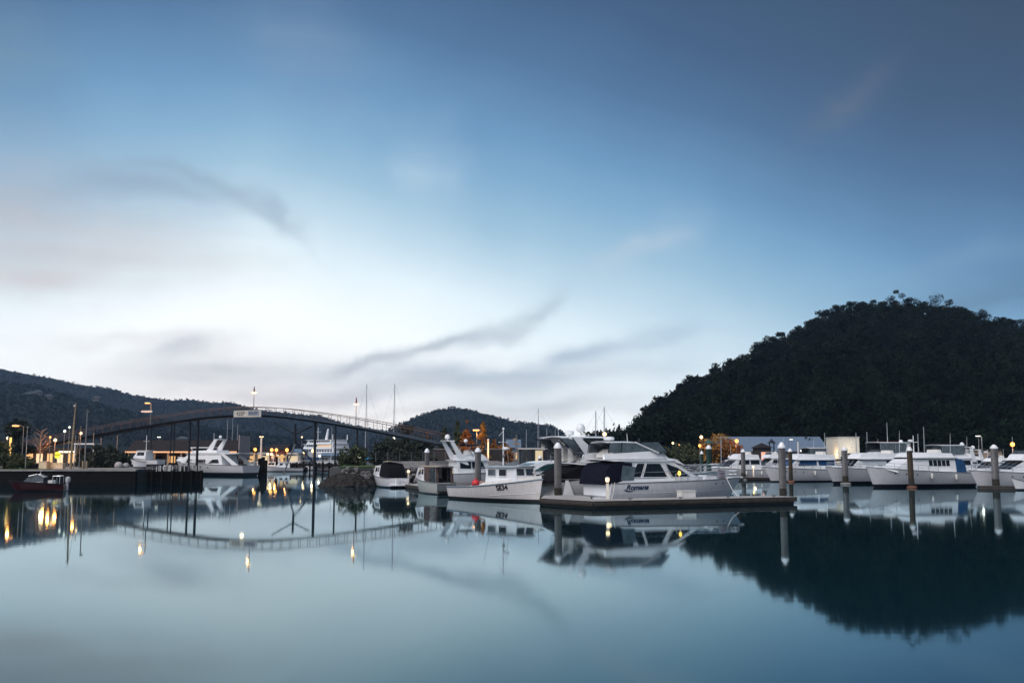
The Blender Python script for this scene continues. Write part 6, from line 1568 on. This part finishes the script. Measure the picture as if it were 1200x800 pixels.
# ================================================================ SKY, LIGHT, CAMERA
world = bpy.data.worlds.new('World'); sc.world = world; world.use_nodes = True
nt = world.node_tree; nt.nodes.clear(); LK = nt.links
def M_(op, a, b=None, c=None):
    n = nt.nodes.new('ShaderNodeMath'); n.operation = op
    for i, v in enumerate((a, b, c)):
        if v is None: continue
        if isinstance(v, (int, float)): n.inputs[i].default_value = v
        else: LK.new(v, n.inputs[i])
    return n.outputs[0]
tc = nt.nodes.new('ShaderNodeTexCoord'); sx = nt.nodes.new('ShaderNodeSeparateXYZ'); LK.new(tc.outputs['Generated'], sx.inputs[0])
EL = M_('MULTIPLY', M_('ARCSINE', sx.outputs['Z']), 57.29578)
AZ = M_('MULTIPLY', M_('ARCTAN2', sx.outputs['X'], sx.outputs['Y']), 57.29578)
cmb = nt.nodes.new('ShaderNodeCombineXYZ'); LK.new(AZ, cmb.inputs[0]); LK.new(EL, cmb.inputs[1])
def noise(scale, detail, sxy=(1, 1), rot=0.0, off=0.0):
    mp = nt.nodes.new('ShaderNodeMapping'); mp.inputs['Scale'].default_value = (sxy[0], sxy[1], 1); mp.inputs['Rotation'].default_value = (0, 0, rot); mp.inputs['Location'].default_value = (off, off, 0)
    LK.new(cmb.outputs[0], mp.inputs[0])
    n = nt.nodes.new('ShaderNodeTexNoise'); n.inputs['Scale'].default_value = scale; n.inputs['Detail'].default_value = detail; n.inputs['Roughness'].default_value = .5
    LK.new(mp.outputs[0], n.inputs['Vector']); return n.outputs['Fac']
n1 = noise(.09, 3, off=3.1); n2 = noise(.22, 3, off=9.7); n3 = noise(.45, 9, (.22, 1.5), .25, 1.7)
dA = M_('ADD', AZ, 15.0)
ad = M_('ABSOLUTE', dA)
shift = M_('MINIMUM', M_('ADD', M_('MULTIPLY', ad, .17), M_('MULTIPLY', M_('MULTIPLY', dA, dA), .0030)), 13.0)
t = M_('ADD', M_('ADD', EL, shift), M_('MULTIPLY', M_('SUBTRACT', n1, .5), 3.0))
tn = M_('DIVIDE', M_('MAXIMUM', t, 0), 90.0)
cr = nt.nodes.new('ShaderNodeValToRGB'); LK.new(tn, cr.inputs['Fac'])
stops = [(0, (234, 230, 226)), (2, (230, 233, 234)), (5, (242, 248, 250)), (8.5, (240, 248, 251)), (11.7, (220, 237, 245)), (14.2, (186, 213, 229)), (16.6, (151, 188, 212)), (19, (126, 168, 200)), (21.6, (103, 146, 184)), (26, (77, 112, 150)), (30, (63, 92, 127)), (36, (54, 78, 106)), (50, (50, 72, 94)), (90, (46, 66, 88))]
el = cr.color_ramp.elements
while len(el) > 1: el.remove(el[-1])
GAIN = {2: 1.03, 5: 1.07, 8.5: 1.07, 11.7: 1.03, 36: .95}
el[0].position = 0; el[0].color = (*s2l(stops[0][1]), 1)
for p_, c_ in stops[1:]:
    e = el.new(p_ / 90); e.color = (*[v * GAIN.get(p_, 1.0) for v in s2l(c_)], 1)
cur = cr.outputs['Color']
def pix2ang(px, y):
    kx, kz = ray(px, y); return math.degrees(math.atan2(kx, 1)), math.degrees(math.atan2(kz, math.hypot(1, kx)))
wa_ = M_('MULTIPLY', M_('SUBTRACT', n2, .5), 5.0)
AZw = M_('ADD', AZ, wa_); wb_ = M_('MULTIPLY', M_('SUBTRACT', noise(.16, 4, off=21.0), .5), 3.5)
ELw = M_('ADD', EL, wb_)
def stroke(cur, px, y, lx, wy, ang, bend, col, k, tex=.5, warp=1.0):
    """one wisp of cloud: a bent, soft-edged band in azimuth / elevation, broken up by noise"""
    a0, e0 = pix2ang(px, y); th = math.radians(ang)
    x = M_('SUBTRACT', AZw if warp else AZ, a0); e = M_('SUBTRACT', ELw if warp else EL, e0)
    u = M_('ADD', M_('MULTIPLY', x, math.cos(th)), M_('MULTIPLY', e, math.sin(th)))
    v = M_('SUBTRACT', M_('MULTIPLY', e, math.cos(th)), M_('MULTIPLY', x, math.sin(th)))
    v = M_('ADD', v, M_('MULTIPLY', M_('MULTIPLY', u, u), bend))
    q = M_('ADD', M_('POWER', M_('ABSOLUTE', M_('DIVIDE', u, lx)), 2.4), M_('POWER', M_('ABSOLUTE', M_('DIVIDE', v, wy)), 2.0))
    g = M_('POWER', 2.71828, M_('MULTIPLY', q, -1.0))
    g = M_('MULTIPLY', g, M_('MAXIMUM', M_('ADD', 1 - 1.6 * tex, M_('MULTIPLY', n3, 3.2 * tex)), 0))
    g = M_('MINIMUM', M_('MULTIPLY', g, k), 1.0)
    mx = nt.nodes.new('ShaderNodeMixRGB'); LK.new(g, mx.inputs['Fac']); LK.new(cur, mx.inputs['Color1']); mx.inputs['Color2'].default_value = (*s2l(col), 1)
    return mx.outputs['Color']
for a_ in [(60, 235, 9, 3.0, -6, 0, (156, 174, 192), .55, .5), (120, 292, 8, 1.5, 0, 0, (206, 208, 212), .5, .6), (10, 270, 3.5, 4.0, 60, 0, (182, 184, 192), .5, .6), (15, 330, 5, .9, 12, 0, (200, 196, 198), .5, .5),
           (262, 212, 5.0, .5, -18, .05, (126, 150, 172), .42, .5), (180, 222, 5, .9, 4, 0, (132, 156, 180), .45, .5), (330, 240, 1.6, .5, -42, .06, (120, 144, 170), .4, .3),
           (500, 405, 6.2, .40, 17, -.012, (146, 166, 182), .62, .5), (600, 377, 2.8, .45, 26, 0, (152, 172, 188), .5, .5), (430, 425, 3.5, .5, 12, 0, (160, 176, 190), .5, .5),
           (590, 440, 11, 1.1, 3, 0, (160, 180, 198), .6, .6), (690, 412, 6, .45, 9, 0, (146, 172, 196), .5, .6), (470, 455, 7, .7, 4, 0, (186, 198, 208), .5, .6), (250, 440, 6, 1.2, 5, 0, (188, 200, 208), .6, .7), (225, 408, 2.6, .6, 15, 0, (172, 184, 196), .6, .6),
           (380, 466, 6, .6, 4, 0, (186, 196, 206), .6, .6), (640, 475, 7, .7, 3, 0, (172, 186, 198), .6, .6), (560, 488, 8, .35, 2, 0, (196, 202, 208), .5, .6), (150, 400, 5, .5, 6, 0, (216, 222, 228), .5, .7),
           (350, 60, 4.0, 2.4, -18, 0, (122, 148, 176), .38, .8), (505, 205, 1.6, 2.6, 20, 0, (180, 204, 222), .34, .8), (757, 288, 2.8, .9, 30, 0, (184, 200, 214), .45, .6), (1000, 118, 3.0, .8, 32, 0, (100, 116, 138), .5, .5),
           (1100, 320, 5, .6, 12, 0, (124, 156, 184), .35, .5), (1170, 345, 5, 1.3, 10, 0, (84, 114, 140), .5, .5), (15, 70, 3, 3, 60, 0, (116, 146, 166), .35, .8), (1180, 40, 13, 6, 0, 0, (62, 78, 98), .35, .3)]:
    cur = stroke(cur, *a_)
dt = M_('ADD', M_('ADD', M_('MULTIPLY', sx.outputs['X'], -.62), M_('MULTIPLY', sx.outputs['Y'], -.68)), M_('MULTIPLY', sx.outputs['Z'], .39))  # bright sky patch added behind the camera to light the boats
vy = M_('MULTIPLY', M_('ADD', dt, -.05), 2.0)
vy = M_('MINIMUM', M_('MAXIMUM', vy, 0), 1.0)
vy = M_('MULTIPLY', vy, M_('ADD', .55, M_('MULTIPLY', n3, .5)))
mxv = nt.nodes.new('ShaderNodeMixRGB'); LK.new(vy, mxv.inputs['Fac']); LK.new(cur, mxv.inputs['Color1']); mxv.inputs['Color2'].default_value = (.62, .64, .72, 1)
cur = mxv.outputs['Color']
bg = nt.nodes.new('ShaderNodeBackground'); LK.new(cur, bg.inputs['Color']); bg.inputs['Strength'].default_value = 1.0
sky = nt.nodes.new('ShaderNodeTexSky'); sky.sky_type = 'NISHITA'; sky.sun_disc = False
sky.sun_elevation = math.radians(1.0); sky.sun_rotation = math.radians(-17)
bg2 = nt.nodes.new('ShaderNodeBackground'); LK.new(sky.outputs[0], bg2.inputs['Color']); bg2.inputs['Strength'].default_value = .006
ads = nt.nodes.new('ShaderNodeAddShader'); LK.new(bg.outputs[0], ads.inputs[0]); LK.new(bg2.outputs[0], ads.inputs[1])
wo = nt.nodes.new('ShaderNodeOutputWorld'); LK.new(ads.outputs[0], wo.inputs['Surface'])
world.cycles.sampling_method = 'AUTOMATIC'

sl = bpy.data.lights.new('fill_sun', 'SUN'); sl.energy = 1.95; sl.angle = math.radians(50); sl.color = (1, .96, .96)  # soft fill light added from behind the camera; the real sun has set
so = bpy.data.objects.new('fill_sun', sl); C.objects.link(so); so.rotation_euler = (math.radians(48), 0, math.radians(150 + 30))
so.rotation_euler = Vector((.5, .72, -1.0)).to_track_quat('-Z', 'Y').to_euler()

# ---- evening haze
hz = MB().box((0, 1050, 111.4), (5300, 2730, 237.2)).build('haze', WHITE)
hm = bpy.data.materials.new('haze_volume'); hm.use_nodes = True; hn = hm.node_tree; hn.nodes.clear()
ho = hn.nodes.new('ShaderNodeOutputMaterial'); hv = hn.nodes.new('ShaderNodeVolumePrincipled')
hv.inputs['Color'].default_value = (.42, .63, .95, 1); hv.inputs['Density'].default_value = HAZE_DENSITY; hv.inputs['Anisotropy'].default_value = 0.0
hn.links.new(hv.outputs[0], ho.inputs['Volume'])
hz.data.materials.clear(); hz.data.materials.append(hm); hz['kind'] = 'stuff'
hz.location = (0, 0, 0)

cam = bpy.data.cameras.new('camera'); co = bpy.data.objects.new('camera', cam); C.objects.link(co)
co.location = (0, 0, CAM_H); co.rotation_euler = (PI / 2 + PITCH, 0, 0)
cam.sensor_width = 36; cam.lens = 36 * F_PX / 1200; cam.clip_start = .1; cam.clip_end = 6000
sc.camera = co
sc.view_settings.view_transform = 'Standard'; sc.view_settings.look = 'None'; sc.view_settings.exposure = .18; sc.view_settings.gamma = 1
sc.view_settings.use_curve_mapping = False
cy = sc.cycles
cy.use_denoising = True; cy.max_bounces = 6; cy.diffuse_bounces = 2; cy.glossy_bounces = 4; cy.transmission_bounces = 2; cy.volume_bounces = 0; cy.transparent_max_bounces = 8
cy.sample_clamp_indirect = 4; cy.use_light_tree = True; cy.caustics_reflective = False; cy.caustics_refractive = False
